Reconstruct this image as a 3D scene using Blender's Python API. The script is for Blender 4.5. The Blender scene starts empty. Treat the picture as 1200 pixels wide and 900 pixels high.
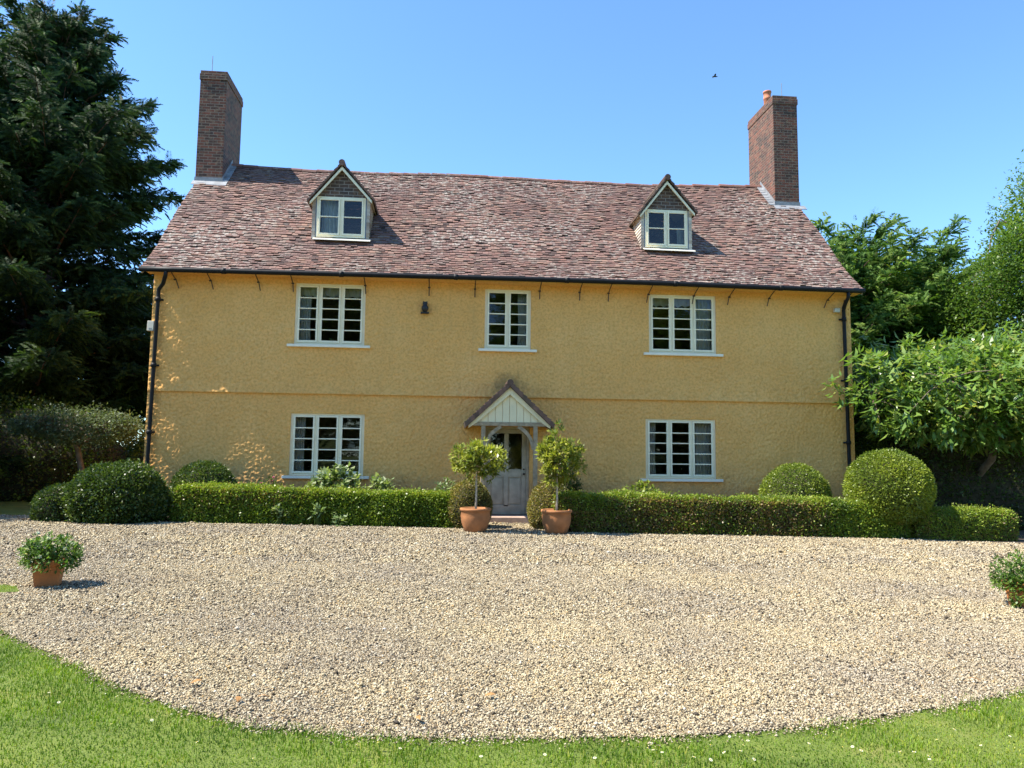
import bpy, math, random
import numpy as np
from mathutils import Matrix, Vector
R_ = math.radians
random.seed(7); rng = np.random.default_rng(11)
scene = bpy.context.scene
COL = scene.collection

# ------------------------------------------------------------------ camera
CX, CY, CZ, YAW, PIT, ROL, FOC = -1.85, -18.7068, 1.6, 0.0920, 0.0959, 0.0112, 873.0
fw = np.array([math.sin(YAW)*math.cos(PIT), math.cos(YAW)*math.cos(PIT), math.sin(PIT)])
r0 = np.array([math.cos(YAW), -math.sin(YAW), 0.0]); u0 = np.cross(r0, fw)
RV = math.cos(ROL)*r0 + math.sin(ROL)*u0
UV = -math.sin(ROL)*r0 + math.cos(ROL)*u0
CAM = np.array([CX, CY, CZ])
cd = bpy.data.cameras.new('camera'); cam = bpy.data.objects.new('camera', cd); COL.objects.link(cam)
cd.sensor_fit = 'HORIZONTAL'; cd.sensor_width = 36.0; cd.lens = FOC/1200*36.0
cd.clip_start = 0.1; cd.clip_end = 2000
m = Matrix(((RV[0], UV[0], -fw[0], CX), (RV[1], UV[1], -fw[1], CY), (RV[2], UV[2], -fw[2], CZ), (0, 0, 0, 1)))
cam.matrix_world = m
scene.camera = cam

def at(px, py, axis, val):
    """where a line of sight of the survey photograph meets the plane axis=val"""
    d = fw + RV*(px-600)/FOC + UV*(450-py)/FOC
    return CAM + d*((val-CAM[axis])/d[axis])
def zg(x): return -0.0168*(x+1.85)          # the ground falls gently to the right

# ------------------------------------------------------------------ light
SUN_EL, SUN_AZ = 55.0, 266.0                # azimuth clockwise from +Y
w = bpy.data.worlds.new('World'); scene.world = w; w.use_nodes = True
nt = w.node_tree; bg = nt.nodes['Background']
sky = nt.nodes.new('ShaderNodeTexSky'); sky.sky_type = 'NISHITA'; sky.sun_disc = False
sky.sun_elevation = R_(SUN_EL); sky.sun_rotation = R_(SUN_AZ)
sky.air_density = 1.0; sky.dust_density = 0.0; sky.ozone_density = 3.5; sky.altitude = 1200
tint = nt.nodes.new('ShaderNodeMix'); tint.data_type = 'RGBA'; tint.blend_type = 'MULTIPLY'; tint.inputs[0].default_value = 1
tint.inputs[7].default_value = (.76, .95, 1.05, 1)      # a clear blue midsummer sky
nt.links.new(sky.outputs[0], tint.inputs[6]); nt.links.new(tint.outputs[2], bg.inputs[0]); bg.inputs[1].default_value = 0.15
sl = bpy.data.lights.new('sun', 'SUN'); sl.energy = 4.8; sl.angle = R_(0.5); sl.color = (1.0, 0.93, 0.82)
so = bpy.data.objects.new('sun', sl); COL.objects.link(so)
sd = Vector((math.sin(R_(SUN_AZ))*math.cos(R_(SUN_EL)), math.cos(R_(SUN_AZ))*math.cos(R_(SUN_EL)), math.sin(R_(SUN_EL))))
so.location = sd*60; so.rotation_euler = sd.to_track_quat('Z', 'Y').to_euler()
vs = scene.view_settings; vs.view_transform = 'Standard'; vs.look = 'None'; vs.gamma = 1.0; vs.use_curve_mapping = False
vs.exposure = 1.2
scene.render.engine = 'CYCLES'
scene.cycles.max_bounces = 8; scene.cycles.transparent_max_bounces = 12

# ------------------------------------------------------------------ materials
def mat(name):
    m = bpy.data.materials.new(name); m.use_nodes = True
    nt = m.node_tree; return m, nt, nt.nodes['Principled BSDF']
def node(nt, t, **k):
    n = nt.nodes.new(t)
    for a, v in k.items(): setattr(n, a, v)
    return n
def ramp(nt, cols, fac=None, interp='LINEAR'):
    n = nt.nodes.new('ShaderNodeValToRGB'); cr = n.color_ramp; cr.interpolation = interp
    for i, (p, c) in enumerate(cols):
        e = cr.elements[i] if i < 2 else cr.elements.new(p)
        e.position = p; e.color = (c[0], c[1], c[2], 1)
    if fac is not None: nt.links.new(fac, n.inputs[0])
    return n
def obj_coord(nt):
    return nt.nodes.new('ShaderNodeTexCoord').outputs['Object']
def noise(nt, vec, scale, detail=3, rough=.55):
    n = nt.nodes.new('ShaderNodeTexNoise'); n.inputs['Scale'].default_value = scale
    n.inputs['Detail'].default_value = detail; n.inputs['Roughness'].default_value = rough
    nt.links.new(vec, n.inputs['Vector']); return n
def mixc(nt, fac, a, b, mode='MIX'):
    n = nt.nodes.new('ShaderNodeMix'); n.data_type = 'RGBA'; n.blend_type = mode
    def put(s, v):
        if isinstance(v, bpy.types.NodeSocket): nt.links.new(v, s)
        elif isinstance(v, (int, float)): s.default_value = v
        else: s.default_value = (v[0], v[1], v[2], 1)
    put(n.inputs[0], fac); put(n.inputs[6], a); put(n.inputs[7], b)
    return n.outputs[2]
def bump(nt, b, h, strength=.3, dist=.02):
    n = nt.nodes.new('ShaderNodeBump'); n.inputs['Strength'].default_value = strength
    n.inputs['Distance'].default_value = dist; nt.links.new(h, n.inputs['Height'])
    nt.links.new(n.outputs[0], b.inputs['Normal'])
def attr(nt, name='v'):
    n = nt.nodes.new('ShaderNodeAttribute'); n.attribute_name = name; return n.outputs['Fac']

def plain(name, col, rough=.6, var=.18, scale=6, metal=0, bmp=0, spec=.5):
    m, nt, b = mat(name); oc = obj_coord(nt); n = noise(nt, oc, scale, 4)
    lo = [c*(1-var) for c in col]; hi = [min(1, c*(1+var)) for c in col]
    r = ramp(nt, [(.3, lo), (.7, hi)], n.outputs[0]); nt.links.new(r.outputs[0], b.inputs['Base Color'])
    b.inputs['Roughness'].default_value = rough; b.inputs['Metallic'].default_value = metal
    b.inputs['Specular IOR Level'].default_value = spec
    if bmp:
        n2 = noise(nt, oc, scale*6, 3); bump(nt, b, n2.outputs[0], bmp, .01)
    return m

def leafmat(name, cols, trans=.35, rough=.45, clump=.8, clump_cols=None, spec=.4):
    m, nt, b = mat(name); v = attr(nt)
    n_ = len(cols); r = ramp(nt, [(i/(n_-1), c) for i, c in enumerate(cols)], v)
    oc = obj_coord(nt); n = noise(nt, oc, clump, 2)
    r2 = ramp(nt, [(.35, (.72, .78, .8)), (.65, (1.25, 1.18, 1.0))], n.outputs[0])
    c = mixc(nt, 1.0, r.outputs[0], r2.outputs[0], 'MULTIPLY')
    nt.links.new(c, b.inputs['Base Color']); b.inputs['Roughness'].default_value = rough
    b.inputs['Specular IOR Level'].default_value = spec
    t = node(nt, 'ShaderNodeBsdfTranslucent')
    ct = mixc(nt, 1.0, c, (1.25, 1.35, .55), 'MULTIPLY'); nt.links.new(ct, t.inputs[0])
    mx = node(nt, 'ShaderNodeMixShader'); mx.inputs[0].default_value = trans
    nt.links.new(b.outputs[0], mx.inputs[1]); nt.links.new(t.outputs[0], mx.inputs[2])
    nt.links.new(mx.outputs[0], nt.nodes['Material Output'].inputs[0])
    return m

MT = {}
# render: ochre limewash on roughcast
m_, nt, b = mat('ochre_roughcast'); oc = obj_coord(nt)
n1 = noise(nt, oc, .55, 5, .6); n2 = noise(nt, oc, 17, 3, .6); n3 = noise(nt, oc, 3, 4, .7)
c = ramp(nt, [(.25, (.81, .42, .125)), (.5, (.86, .47, .15)), (.75, (.90, .525, .19))], n1.outputs[0]).outputs[0]
c = mixc(nt, ramp(nt, [(.45, (0, 0, 0)), (.8, (.30, .30, .30))], n3.outputs[0]).outputs[0], c, (.52, .36, .14))
c = mixc(nt, ramp(nt, [(.36, (.5, .5, .5)), (.56, (0, 0, 0))], n2.outputs[0]).outputs[0], c, (.56, .28, .075))
mp = nt.nodes.new('ShaderNodeMapping'); mp.inputs['Scale'].default_value = (5, 5, .35); nt.links.new(oc, mp.inputs[0])
ns_ = noise(nt, mp.outputs[0], 1.0, 4, .65); c = mixc(nt, ramp(nt, [(.52, (0, 0, 0)), (.80, (.24, .24, .24))], ns_.outputs[0]).outputs[0], c, (.50, .30, .11))      # rain streaks
sz = nt.nodes.new('ShaderNodeSeparateXYZ'); nt.links.new(oc, sz.inputs[0])
bz_ = nt.nodes.new('ShaderNodeMath'); bz_.operation = 'MULTIPLY_ADD'; nt.links.new(n3.outputs[0], bz_.inputs[0]); bz_.inputs[1].default_value = -1.4; nt.links.new(sz.outputs[2], bz_.inputs[2])
c = mixc(nt, ramp(nt, [(.0, (.45, .45, .45)), (.45, (0, 0, 0))], bz_.outputs[0]).outputs[0], c, (.38, .25, .11))      # damp, splashed base
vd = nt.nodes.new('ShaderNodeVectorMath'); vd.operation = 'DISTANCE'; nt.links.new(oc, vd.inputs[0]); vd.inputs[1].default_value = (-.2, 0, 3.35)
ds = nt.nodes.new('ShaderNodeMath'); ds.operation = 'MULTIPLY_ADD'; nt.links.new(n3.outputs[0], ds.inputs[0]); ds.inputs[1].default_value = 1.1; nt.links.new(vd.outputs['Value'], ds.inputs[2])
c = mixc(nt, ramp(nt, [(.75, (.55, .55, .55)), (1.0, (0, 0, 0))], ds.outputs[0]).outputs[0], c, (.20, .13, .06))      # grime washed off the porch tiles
nt.links.new(c, b.inputs['Base Color']); b.inputs['Roughness'].default_value = .9; b.inputs['Specular IOR Level'].default_value = .15
n4 = noise(nt, oc, 38, 2, .5); bump(nt, b, n4.outputs[0], .6, .015); MT['wall'] = m_
# clay tiles
def tilemat(name, cols, lichen=.75):
    m, nt, b = mat(name); oc = obj_coord(nt); v = attr(nt)
    c = ramp(nt, [(i/(len(cols)-1), q) for i, q in enumerate(cols)], v).outputs[0]
    a = noise(nt, oc, .45, 3, .6); bb = noise(nt, oc, 9, 4, .7); d = noise(nt, oc, .9, 2, .5)
    c = mixc(nt, ramp(nt, [(.42, (0, 0, 0)), (.62, (.5, .5, .5))], d.outputs[0]).outputs[0], c, (.125, .074, .066))
    mul = nt.nodes.new('ShaderNodeMath'); mul.operation = 'MULTIPLY'
    ra = ramp(nt, [(.46, (0.12, 0.12, 0.12)), (.60, (1, 1, 1))], a.outputs[0]); rb = ramp(nt, [(.5, (0, 0, 0)), (.62, (lichen,)*3)], bb.outputs[0])
    nt.links.new(ra.outputs[0], mul.inputs[0]); nt.links.new(rb.outputs[0], mul.inputs[1])
    c = mixc(nt, mul.outputs[0], c, (.44, .41, .35))
    nt.links.new(c, b.inputs['Base Color']); b.inputs['Roughness'].default_value = .85; b.inputs['Specular IOR Level'].default_value = .25
    bump(nt, b, bb.outputs[0], .4, .01); return m
MT['tile'] = tilemat('weathered_clay_tile', [(.05, .033, .03), (.12, .072, .06), (.18, .098, .078), (.225, .125, .098), (.15, .092, .08), (.26, .155, .115), (.115, .078, .065), (.26, .185, .145)])
MT['darktile'] = tilemat('mossy_dark_tile', [(.05, .04, .032), (.12, .075, .055), (.17, .105, .08), (.09, .07, .05)], .35)
MT['ridge'] = tilemat('terracotta_ridge', [(.16, .075, .055), (.26, .125, .09), (.20, .11, .085)], .5)
MT['chimneypot'] = plain('orange_chimney_pot', (.50, .18, .09), .8, .15, 6)
# brick
def brickmat(name, c1, c2, mortar, bw=.24, rh=.085):
    m, nt, b = mat(name); oc = obj_coord(nt)
    sep = nt.nodes.new('ShaderNodeSeparateXYZ'); nt.links.new(oc, sep.inputs[0])
    ad = nt.nodes.new('ShaderNodeMath'); ad.operation = 'ADD'; nt.links.new(sep.outputs[0], ad.inputs[0]); nt.links.new(sep.outputs[1], ad.inputs[1])
    cb = nt.nodes.new('ShaderNodeCombineXYZ'); nt.links.new(ad.outputs[0], cb.inputs[0]); nt.links.new(sep.outputs[2], cb.inputs[1])
    t = nt.nodes.new('ShaderNodeTexBrick'); nt.links.new(cb.outputs[0], t.inputs['Vector'])
    t.inputs['Color1'].default_value = (*c1, 1); t.inputs['Color2'].default_value = (*c2, 1); t.inputs['Mortar'].default_value = (*mortar, 1)
    t.inputs['Scale'].default_value = 1.0; t.inputs['Mortar Size'].default_value = .009
    t.inputs['Brick Width'].default_value = bw; t.inputs['Row Height'].default_value = rh; t.inputs['Bias'].default_value = -.1
    n = noise(nt, oc, 3.4, 5, .75); n2 = noise(nt, oc, 9, 4)
    c = mixc(nt, ramp(nt, [(.42, (0, 0, 0)), (.72, (.6, .6, .6))], n.outputs[0]).outputs[0], t.outputs[0], (.035, .028, .023))
    c = mixc(nt, ramp(nt, [(.52, (0, 0, 0)), (.68, (.6, .6, .6))], n2.outputs[0]).outputs[0], c, (.22, .14, .085))
    nt.links.new(c, b.inputs['Base Color']); b.inputs['Roughness'].default_value = .9
    inv = nt.nodes.new('ShaderNodeMath'); inv.operation = 'SUBTRACT'; inv.inputs[0].default_value = 1; nt.links.new(t.outputs[1], inv.inputs[1])
    bump(nt, b, inv.outputs[0], .7, .012); return m
MT['brick'] = brickmat('old_red_brick', (.18, .055, .032), (.032, .023, .019), (.19, .15, .115))
MT['darkbrick'] = brickmat('dark_gable_brick', (.12, .072, .055), (.06, .045, .04), (.30, .27, .24), .24, .095)
MT['cream'] = plain('cream_paint', (.89, .80, .57), .45, .05, 4)
MT['creamboard'] = plain('cream_boarding', (.88, .75, .47), .55, .06, 3)
MT['sill'] = plain('white_sill_paint', (.88, .81, .65), .5, .05, 5)
MT['lead'] = plain('lead_flashing', (.23, .24, .25), .7, .3, 5)
MT['darklead'] = plain('blue_grey_lead', (.17, .21, .27), .5, .25, 5, .2)
MT['iron'] = plain('black_gutter_paint', (.012, .012, .013), .55, .2, 8, spec=.2)
MT['ironred'] = plain('rusty_iron', (.055, .032, .026), .7, .3, 12)
MT['oldwood'] = plain('weathered_oak', (.37, .28, .175), .85, .35, 9, bmp=.4)
MT['door'] = plain('weathered_grey_door_paint', (.40, .36, .265), .7, .22, 5, bmp=.2)
MT['brass'] = plain('dark_bronze', (.05, .04, .03), .4, .2, 9, .6)
MT['curtain'] = plain('pale_curtain_cloth', (.62, .62, .60), .9, .12, 9)
MT['beigecloth'] = plain('beige_valance_cloth', (.62, .54, .40), .9, .10, 7)
MT['terracotta'] = plain('terracotta_pot', (.35, .145, .052), .85, .25, 5, bmp=.25)
MT['orangeclay'] = plain('orange_clay_planter', (.44, .16, .05), .8, .15, 6, bmp=.2)
MT['potsoil'] = plain('dark_potting_soil', (.045, .032, .022), .95, .4, 14)
MT['plastic'] = plain('off_white_plastic', (.55, .51, .40), .5, .08, 5)
MT['step'] = plain('pinkish_stone', (.46, .33, .26), .9, .2, 5, bmp=.3)
MT['bark'] = plain('grey_brown_bark', (.16, .12, .085), .95, .35, 7, bmp=.6)
MT['palestem'] = plain('pale_grey_stem', (.42, .36, .27), .9, .2, 9)
MT['yewbark'] = plain('red_brown_bark', (.13, .08, .06), .95, .35, 7, bmp=.6)
MT['twig'] = plain('twiggy_hedge_interior', (.05, .045, .024), .95, .5, 9, bmp=.8)
MT['black'] = plain('black_cast_metal', (.02, .02, .02), .5, .2, 9)
# glass
m_, nt, b = mat('window_glass'); nt.nodes.remove(b)
tr = node(nt, 'ShaderNodeBsdfTransparent'); tr.inputs[0].default_value = (.86, .89, .88, 1)
gl = node(nt, 'ShaderNodeBsdfGlossy'); gl.inputs['Roughness'].default_value = .015
fr = node(nt, 'ShaderNodeFresnel'); fr.inputs[0].default_value = 1.58
oc = obj_coord(nt); nz = noise(nt, oc, 3.2, 2)
bn = node(nt, 'ShaderNodeBump'); bn.inputs['Strength'].default_value = .12; bn.inputs['Distance'].default_value = .02
nt.links.new(nz.outputs[0], bn.inputs['Height']); nt.links.new(bn.outputs[0], gl.inputs['Normal'])
mx = node(nt, 'ShaderNodeMixShader'); nt.links.new(fr.outputs[0], mx.inputs[0]); nt.links.new(tr.outputs[0], mx.inputs[1]); nt.links.new(gl.outputs[0], mx.inputs[2])
nt.links.new(mx.outputs[0], nt.nodes['Material Output'].inputs[0]); MT['glass'] = m_
# pebbles
m_, nt, b = mat('pea_gravel'); v = attr(nt); oc = obj_coord(nt)
c = ramp(nt, [(0, (.04, .032, .026)), (.17, (.11, .085, .055)), (.33, (.29, .23, .145)), (.58, (.44, .37, .245)), (.82, (.56, .495, .365)), (.94, (.42, .28, .12)), (1, (.72, .68, .58))], v).outputs[0]
n = noise(nt, oc, .5, 4, .6); c = mixc(nt, 1.0, c, ramp(nt, [(.32, (.80, .80, .82)), (.68, (1.10, 1.08, .95))], n.outputs[0]).outputs[0], 'MULTIPLY')
nt.links.new(c, b.inputs['Base Color']); b.inputs['Roughness'].default_value = .75; b.inputs['Specular IOR Level'].default_value = .3; MT['pebble'] = m_
m_, nt, b = mat('gravel_bed'); oc = obj_coord(nt)
vo = node(nt, 'ShaderNodeTexVoronoi'); vo.inputs['Scale'].default_value = 34; nt.links.new(oc, vo.inputs['Vector'])
sp = node(nt, 'ShaderNodeSeparateColor'); nt.links.new(vo.outputs['Color'], sp.inputs[0])
c = ramp(nt, [(0, (.035, .028, .02)), (.4, (.10, .075, .05)), (.75, (.22, .175, .115)), (1, (.36, .30, .21))], sp.outputs[0]).outputs[0]
nt.links.new(c, b.inputs['Base Color']); b.inputs['Roughness'].default_value = .9; bump(nt, b, vo.outputs['Distance'], -.8, .02); MT['gravel'] = m_
# lawn
m_, nt, b = mat('lawn_turf'); oc = obj_coord(nt); n = noise(nt, oc, 1.2, 5, .65); n2 = noise(nt, oc, 60, 3)
c = ramp(nt, [(.3, (.08, .12, .014)), (.55, (.13, .175, .02)), (.75, (.22, .21, .05))], n.outputs[0]).outputs[0]
nt.links.new(c, b.inputs['Base Color']); b.inputs['Roughness'].default_value = .95; bump(nt, b, n2.outputs[0], .8, .03); MT['lawn'] = m_
MT['soil'] = plain('garden_soil', (.06, .045, .03), .98, .45, 8, bmp=.8)
MT['grass'] = leafmat('grass_blades', [(0.0805, 0.1635, 0.0067), (0.1208, 0.2263, 0.0089), (0.161, 0.2705, 0.0134), (0.2185, 0.3018, 0.025), (0.345, 0.3521, 0.0614)], .3, .5, 2.5)
MT['yew'] = leafmat('yew_needles', [(0.0149, 0.0371, 0.0159), (0.0273, 0.0595, 0.0211), (0.0422, 0.0822, 0.0263), (0.0744, 0.1193, 0.0342)], .25, .65, .5, spec=.15)
MT['conifer'] = leafmat('soft_conifer_needles', [(0.0557, 0.1287, 0.0347), (0.1002, 0.193, 0.045), (0.156, 0.2682, 0.0607), (0.2451, 0.3217, 0.078)], .45, .6, .6, spec=.2)
MT['box'] = leafmat('box_hedge_leaves', [(0.084, 0.1377, 0.018), (0.1428, 0.2268, 0.024), (0.2016, 0.2997, 0.033), (0.2856, 0.3564, 0.0525), (0.2352, 0.1674, 0.07)], .3, .4, 1.6)
MT['boxbrown'] = leafmat('browned_box_leaves', [(0.084, 0.098, 0.0252), (0.168, 0.168, 0.042), (0.238, 0.224, 0.063), (0.266, 0.203, 0.084), (0.21, 0.14, 0.07)], .3, .5, 1.6)
MT['topiary'] = leafmat('clipped_topiary_leaves', [(0.1061, 0.1488, 0.0188), (0.1769, 0.2396, 0.029), (0.2477, 0.3141, 0.0406), (0.3538, 0.3967, 0.0725)], .3, .4, 1.2)
MT['bush'] = leafmat('dark_bush_leaves', [(0.0312, 0.0625, 0.015), (0.0562, 0.1, 0.02), (0.0875, 0.1375, 0.025), (0.125, 0.15, 0.0438)], .3, .4, 1.5)
MT['greybush'] = leafmat('grey_green_leaves', [(0.038, 0.066, 0.03), (0.076, 0.11, 0.055), (0.114, 0.154, 0.08), (0.171, 0.209, 0.12)], .25, .5, 1.2, spec=.25)
MT['laurel'] = leafmat('glossy_laurel_leaves', [(0.0763, 0.1537, 0.0306), (0.118, 0.2167, 0.0408), (0.1666, 0.2796, 0.0543), (0.25, 0.3354, 0.0849), (0.4166, 0.3773, 0.0849)], .35, .30, .9, spec=.75)
MT['bay'] = leafmat('bay_leaves', [(0.12, 0.165, 0.027), (0.195, 0.24, 0.0375), (0.3, 0.33, 0.06), (0.42, 0.405, 0.105)], .35, .35, 2.0, spec=.5)
MT['decid'] = leafmat('broad_tree_leaves', [(0.0477, 0.1017, 0.0218), (0.0743, 0.1495, 0.0292), (0.1167, 0.1974, 0.0426), (0.1803, 0.2452, 0.0729)], .4, .4, .5)
MT['hydrangea'] = leafmat('pale_green_leaves', [(.10, .16, .05), (.16, .23, .08), (.24, .31, .14), (.36, .41, .26)], .35, .4, 2.0)
MT['potleaf'] = leafmat('potted_flower_leaves', [(.05, .10, .02), (.08, .16, .028), (.13, .22, .04), (.18, .26, .06)], .35, .4, 3.0)
MT['petal'] = leafmat('white_petals', [(.74, .72, .68), (.82, .81, .78)], .3, .6, 3.0)
MT['pinkpetal'] = leafmat('pink_petals', [(.55, .16, .32), (.62, .28, .42)], .3, .6, 3.0)
MT['yellow'] = plain('yellow_daisy_eye', (.65, .45, .04), .8, .1, 20)
MT['deadleaf'] = plain('brown_fallen_leaf', (.34, .17, .05), .8, .3, 20)

# ------------------------------------------------------------------ mesh helpers
def tag(o, label=None, cat=None, group=None, kind=None):
    if label: o['label'] = label
    if cat: o['category'] = cat
    if group: o['group'] = group
    if kind: o['kind'] = kind
    return o
def empty(name, loc):
    o = bpy.data.objects.new(name, None); o.location = tuple(float(q) for q in loc); o.empty_display_size = .2; COL.objects.link(o); return o
def link(name, me, mt, parent=None):
    o = bpy.data.objects.new(name, me); COL.objects.link(o)
    if mt is not None: me.materials.append(mt)
    if parent is not None:
        o.parent = parent
        o.matrix_parent_inverse = Matrix.Translation(parent.matrix_world.translation).inverted() if False else Matrix()
        off = root_offset(parent); o.location = tuple(-off)
    return o
def root_offset(o):
    v = Vector((0, 0, 0))
    while o is not None: v = v + Vector(o.location); o = o.parent
    return v
def np_mesh(name, V, F, mt, parent=None, v=None, smooth=False):
    """V (n,3) world coordinates, F (m,k) indices"""
    V = np.asarray(V, np.float32).reshape(-1, 3); F = np.asarray(F, np.int32)
    me = bpy.data.meshes.new(name); k = F.shape[1]
    me.vertices.add(len(V)); me.vertices.foreach_set('co', V.ravel())
    me.loops.add(F.size); me.loops.foreach_set('vertex_index', F.ravel())
    me.polygons.add(len(F)); me.polygons.foreach_set('loop_start', np.arange(len(F), dtype=np.int32)*k)
    if smooth: me.polygons.foreach_set('use_smooth', np.ones(len(F), bool))
    me.update(calc_edges=True)
    if v is not None:
        a = me.attributes.new('v', 'FLOAT', 'POINT'); a.data.foreach_set('value', np.asarray(v, np.float32))
    return link(name, me, mt, parent)

class MB:
    def __init__(s): s.V = []; s.F = []; s.v = []
    def add(s, V, F, v=.5):
        b = len(s.V); s.V += [tuple(float(q) for q in p) for p in V]; s.F += [tuple(i+b for i in f) for f in F]; s.v += [v]*len(V); return s
    def box(s, x0, x1, y0, y1, z0, z1, v=.5):
        return s.add([(x0, y0, z0), (x1, y0, z0), (x1, y1, z0), (x0, y1, z0), (x0, y0, z1), (x1, y0, z1), (x1, y1, z1), (x0, y1, z1)],
                     [(0, 3, 2, 1), (4, 5, 6, 7), (0, 1, 5, 4), (1, 2, 6, 5), (2, 3, 7, 6), (3, 0, 4, 7)], v)
    def prism(s, poly, y0, y1, v=.5):
        """poly in xz, extruded in y"""
        n = len(poly); V = [(p[0], y0, p[1]) for p in poly] + [(p[0], y1, p[1]) for p in poly]
        F = [tuple(range(n)), tuple(range(2*n-1, n-1, -1))] + [(i, i+n, (i+1) % n+n, (i+1) % n) for i in range(n)]
        return s.add(V, F, v)
    def hexa(s, P, v=.5):
        """8 corner points: bottom four then top four"""
        return s.add(P, [(0, 3, 2, 1), (4, 5, 6, 7), (0, 1, 5, 4), (1, 2, 6, 5), (2, 3, 7, 6), (3, 0, 4, 7)], v)
    def tube(s, pts, rad, n=8, v=.5, cap=True):
        pts = [Vector(p) for p in pts]; rad = [rad]*len(pts) if isinstance(rad, (int, float)) else rad
        V = []; F = []
        up = None
        for i, p in enumerate(pts):
            t = (pts[min(i+1, len(pts)-1)] - pts[max(i-1, 0)]).normalized()
            if up is None:
                up = Vector((0, 0, 1)) if abs(t.z) < .9 else Vector((1, 0, 0))
            sx = t.cross(up).normalized(); up = sx.cross(t).normalized()
            for k in range(n):
                a = 2*math.pi*k/n; V.append(p + (sx*math.cos(a)+up*math.sin(a))*rad[i])
        for i in range(len(pts)-1):
            for k in range(n): F.append((i*n+k, i*n+(k+1) % n, (i+1)*n+(k+1) % n, (i+1)*n+k))
        if cap: F.append(tuple(range(n-1, -1, -1))); F.append(tuple((len(pts)-1)*n+k for k in range(n)))
        return s.add(V, F, v)
    def lathe(s, prof, c, n=28, v=.5):
        """prof list of (r, z)"""
        V = []; F = []; m = len(prof)
        for k in range(n):
            a = 2*math.pi*k/n
            for r, z in prof: V.append((c[0]+r*math.cos(a), c[1]+r*math.sin(a), c[2]+z))
        for k in range(n):
            for i in range(m-1): F.append((k*m+i, ((k+1) % n)*m+i, ((k+1) % n)*m+i+1, k*m+i+1))
        return s.add(V, F, v)
    def build(s, name, mt, parent=None, smooth=False, bevel=0):
        me = bpy.data.meshes.new(name); me.from_pydata(s.V, [], s.F); me.update()
        a = me.attributes.new('v', 'FLOAT', 'POINT'); a.data.foreach_set('value', np.array(s.v, np.float32))
        if smooth: me.polygons.foreach_set('use_smooth', np.ones(len(me.polygons), bool))
        o = link(name, me, mt, parent)
        if bevel:
            b = o.modifiers.new('bevel', 'BEVEL'); b.width = bevel; b.segments = 2; b.limit_method = 'ANGLE'
        return o

def unit(a): return a/np.maximum(np.linalg.norm(a, axis=-1, keepdims=True), 1e-9)
def rvec(n): return unit(rng.normal(size=(n, 3)))
def leaves(name, P, D, L, W, mt, parent=None, v=None, S=None, fold=.12):
    """one folded quad per leaf: base P, direction D, length L, width W"""
    n = len(P); D = unit(D)
    if S is None: S = rvec(n)
    S = unit(np.cross(D, S)); N = np.cross(D, S)
    L = np.broadcast_to(L, (n,))[:, None]; W = np.broadcast_to(W, (n,))[:, None]
    mid = P + D*L*.45 + N*L*fold
    V = np.stack([P, mid+S*W*.5, P+D*L, mid-S*W*.5], 1)
    F = np.arange(n*4).reshape(n, 4)
    if v is None: v = rng.random(n)
    return np_mesh(name, V, F, mt, parent, np.repeat(v, 4))
def lump(seed, k=6, f=(1.5, 5)):
    r = np.random.default_rng(seed); K = r.normal(size=(k, 3)); K = unit(K)*r.uniform(*f, size=(k, 1)); ph = r.uniform(0, 6.28, k)
    return lambda p: np.sin(p@K.T+ph).mean(-1)

# =================================================================== setting
def ground_sheet(name, pts, dz, mt, kind='structure'):
    me = bpy.data.meshes.new(name); me.from_pydata([(p[0], p[1], zg(p[0])+dz) for p in pts], [], [tuple(range(len(pts)))]); me.update()
    return tag(link(name, me, mt), kind=kind)
ground_sheet('lawn', [(-320, -220), (320, -220), (320, 420), (-320, 420)], -.004, MT['lawn'])
def gat(px, py):
    """a line of sight met with the sloping ground"""
    q = at(px, py, 2, 0.0)
    for _ in range(8): q = at(px, py, 2, zg(q[0]))
    return q
EDGE = [(-30, -12.8), (-12, -11.9), (-8, -11.6)]+[tuple(gat(a, b)[:2]) for a, b in ((-60, 712), (0, 737), (50, 762), (100, 786), (150, 808), (200, 827), (250, 841), (300, 851), (400, 861), (500, 865), (600, 866), (700, 865), (800, 862), (900, 856), (1000, 844), (1100, 829), (1200, 810))]+[(4.0, -12.9), (5.2, -11.8), (6.4, -10.2), (7.4, -8.6), (10, -7), (22, -6)]
BACK = [(22, -3.7), (12, -3.25), (9.4, -2.8), (8.7, -2.5), (6.9, -2.3), (.9, -2.2), (.75, -.0), (-.95, -.0), (-1.1, -2.2), (-7.4, -2.0), (-9, -1.2), (-14, -1.0), (-30, -1.0)]
ground_sheet('gravel_drive', EDGE+BACK, .004, MT['gravel'])
ground_sheet('flower_bed', [(-1.1, -2.3), (-1.1, .2), (-11, .2), (-11, -1.3), (-9, -1.3), (-7.4, -2.1)], .008, MT['soil'])
ground_sheet('flower_bed', [(.9, .2), (.9, -2.3), (6.9, -2.35), (8.7, -2.5), (9.4, -2.8), (12, -3.25), (22, -3.7), (22, 6), (9.2, 6), (9.2, .2)], .008, MT['soil'])
ground_sheet('shady_lawn', [(-11, -1.2), (-11, 16), (-34, 16), (-34, -1.2)], .006, MT['lawn'])
# the little grass island at the left edge of the drive
ISL = [(-6.35, -10.05), (-6.55, -9.75), (-7.2, -9.5), (-9, -9.3), (-12, -9.3), (-12, -10.7), (-9, -10.6), (-7.0, -10.45)]
ground_sheet('lawn_edge', ISL, .010, MT['lawn'])

def inpoly(x, y, poly):
    inside = np.zeros(len(x), bool); n = len(poly)
    for i in range(n):
        x0, y0 = poly[i]; x1, y1 = poly[(i+1) % n]
        c = ((y0 > y) != (y1 > y)) & (x < (x1-x0)*(y-y0)/(y1-y0+1e-12)+x0)
        inside ^= c
    return inside
GPOLY = EDGE+BACK
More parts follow.
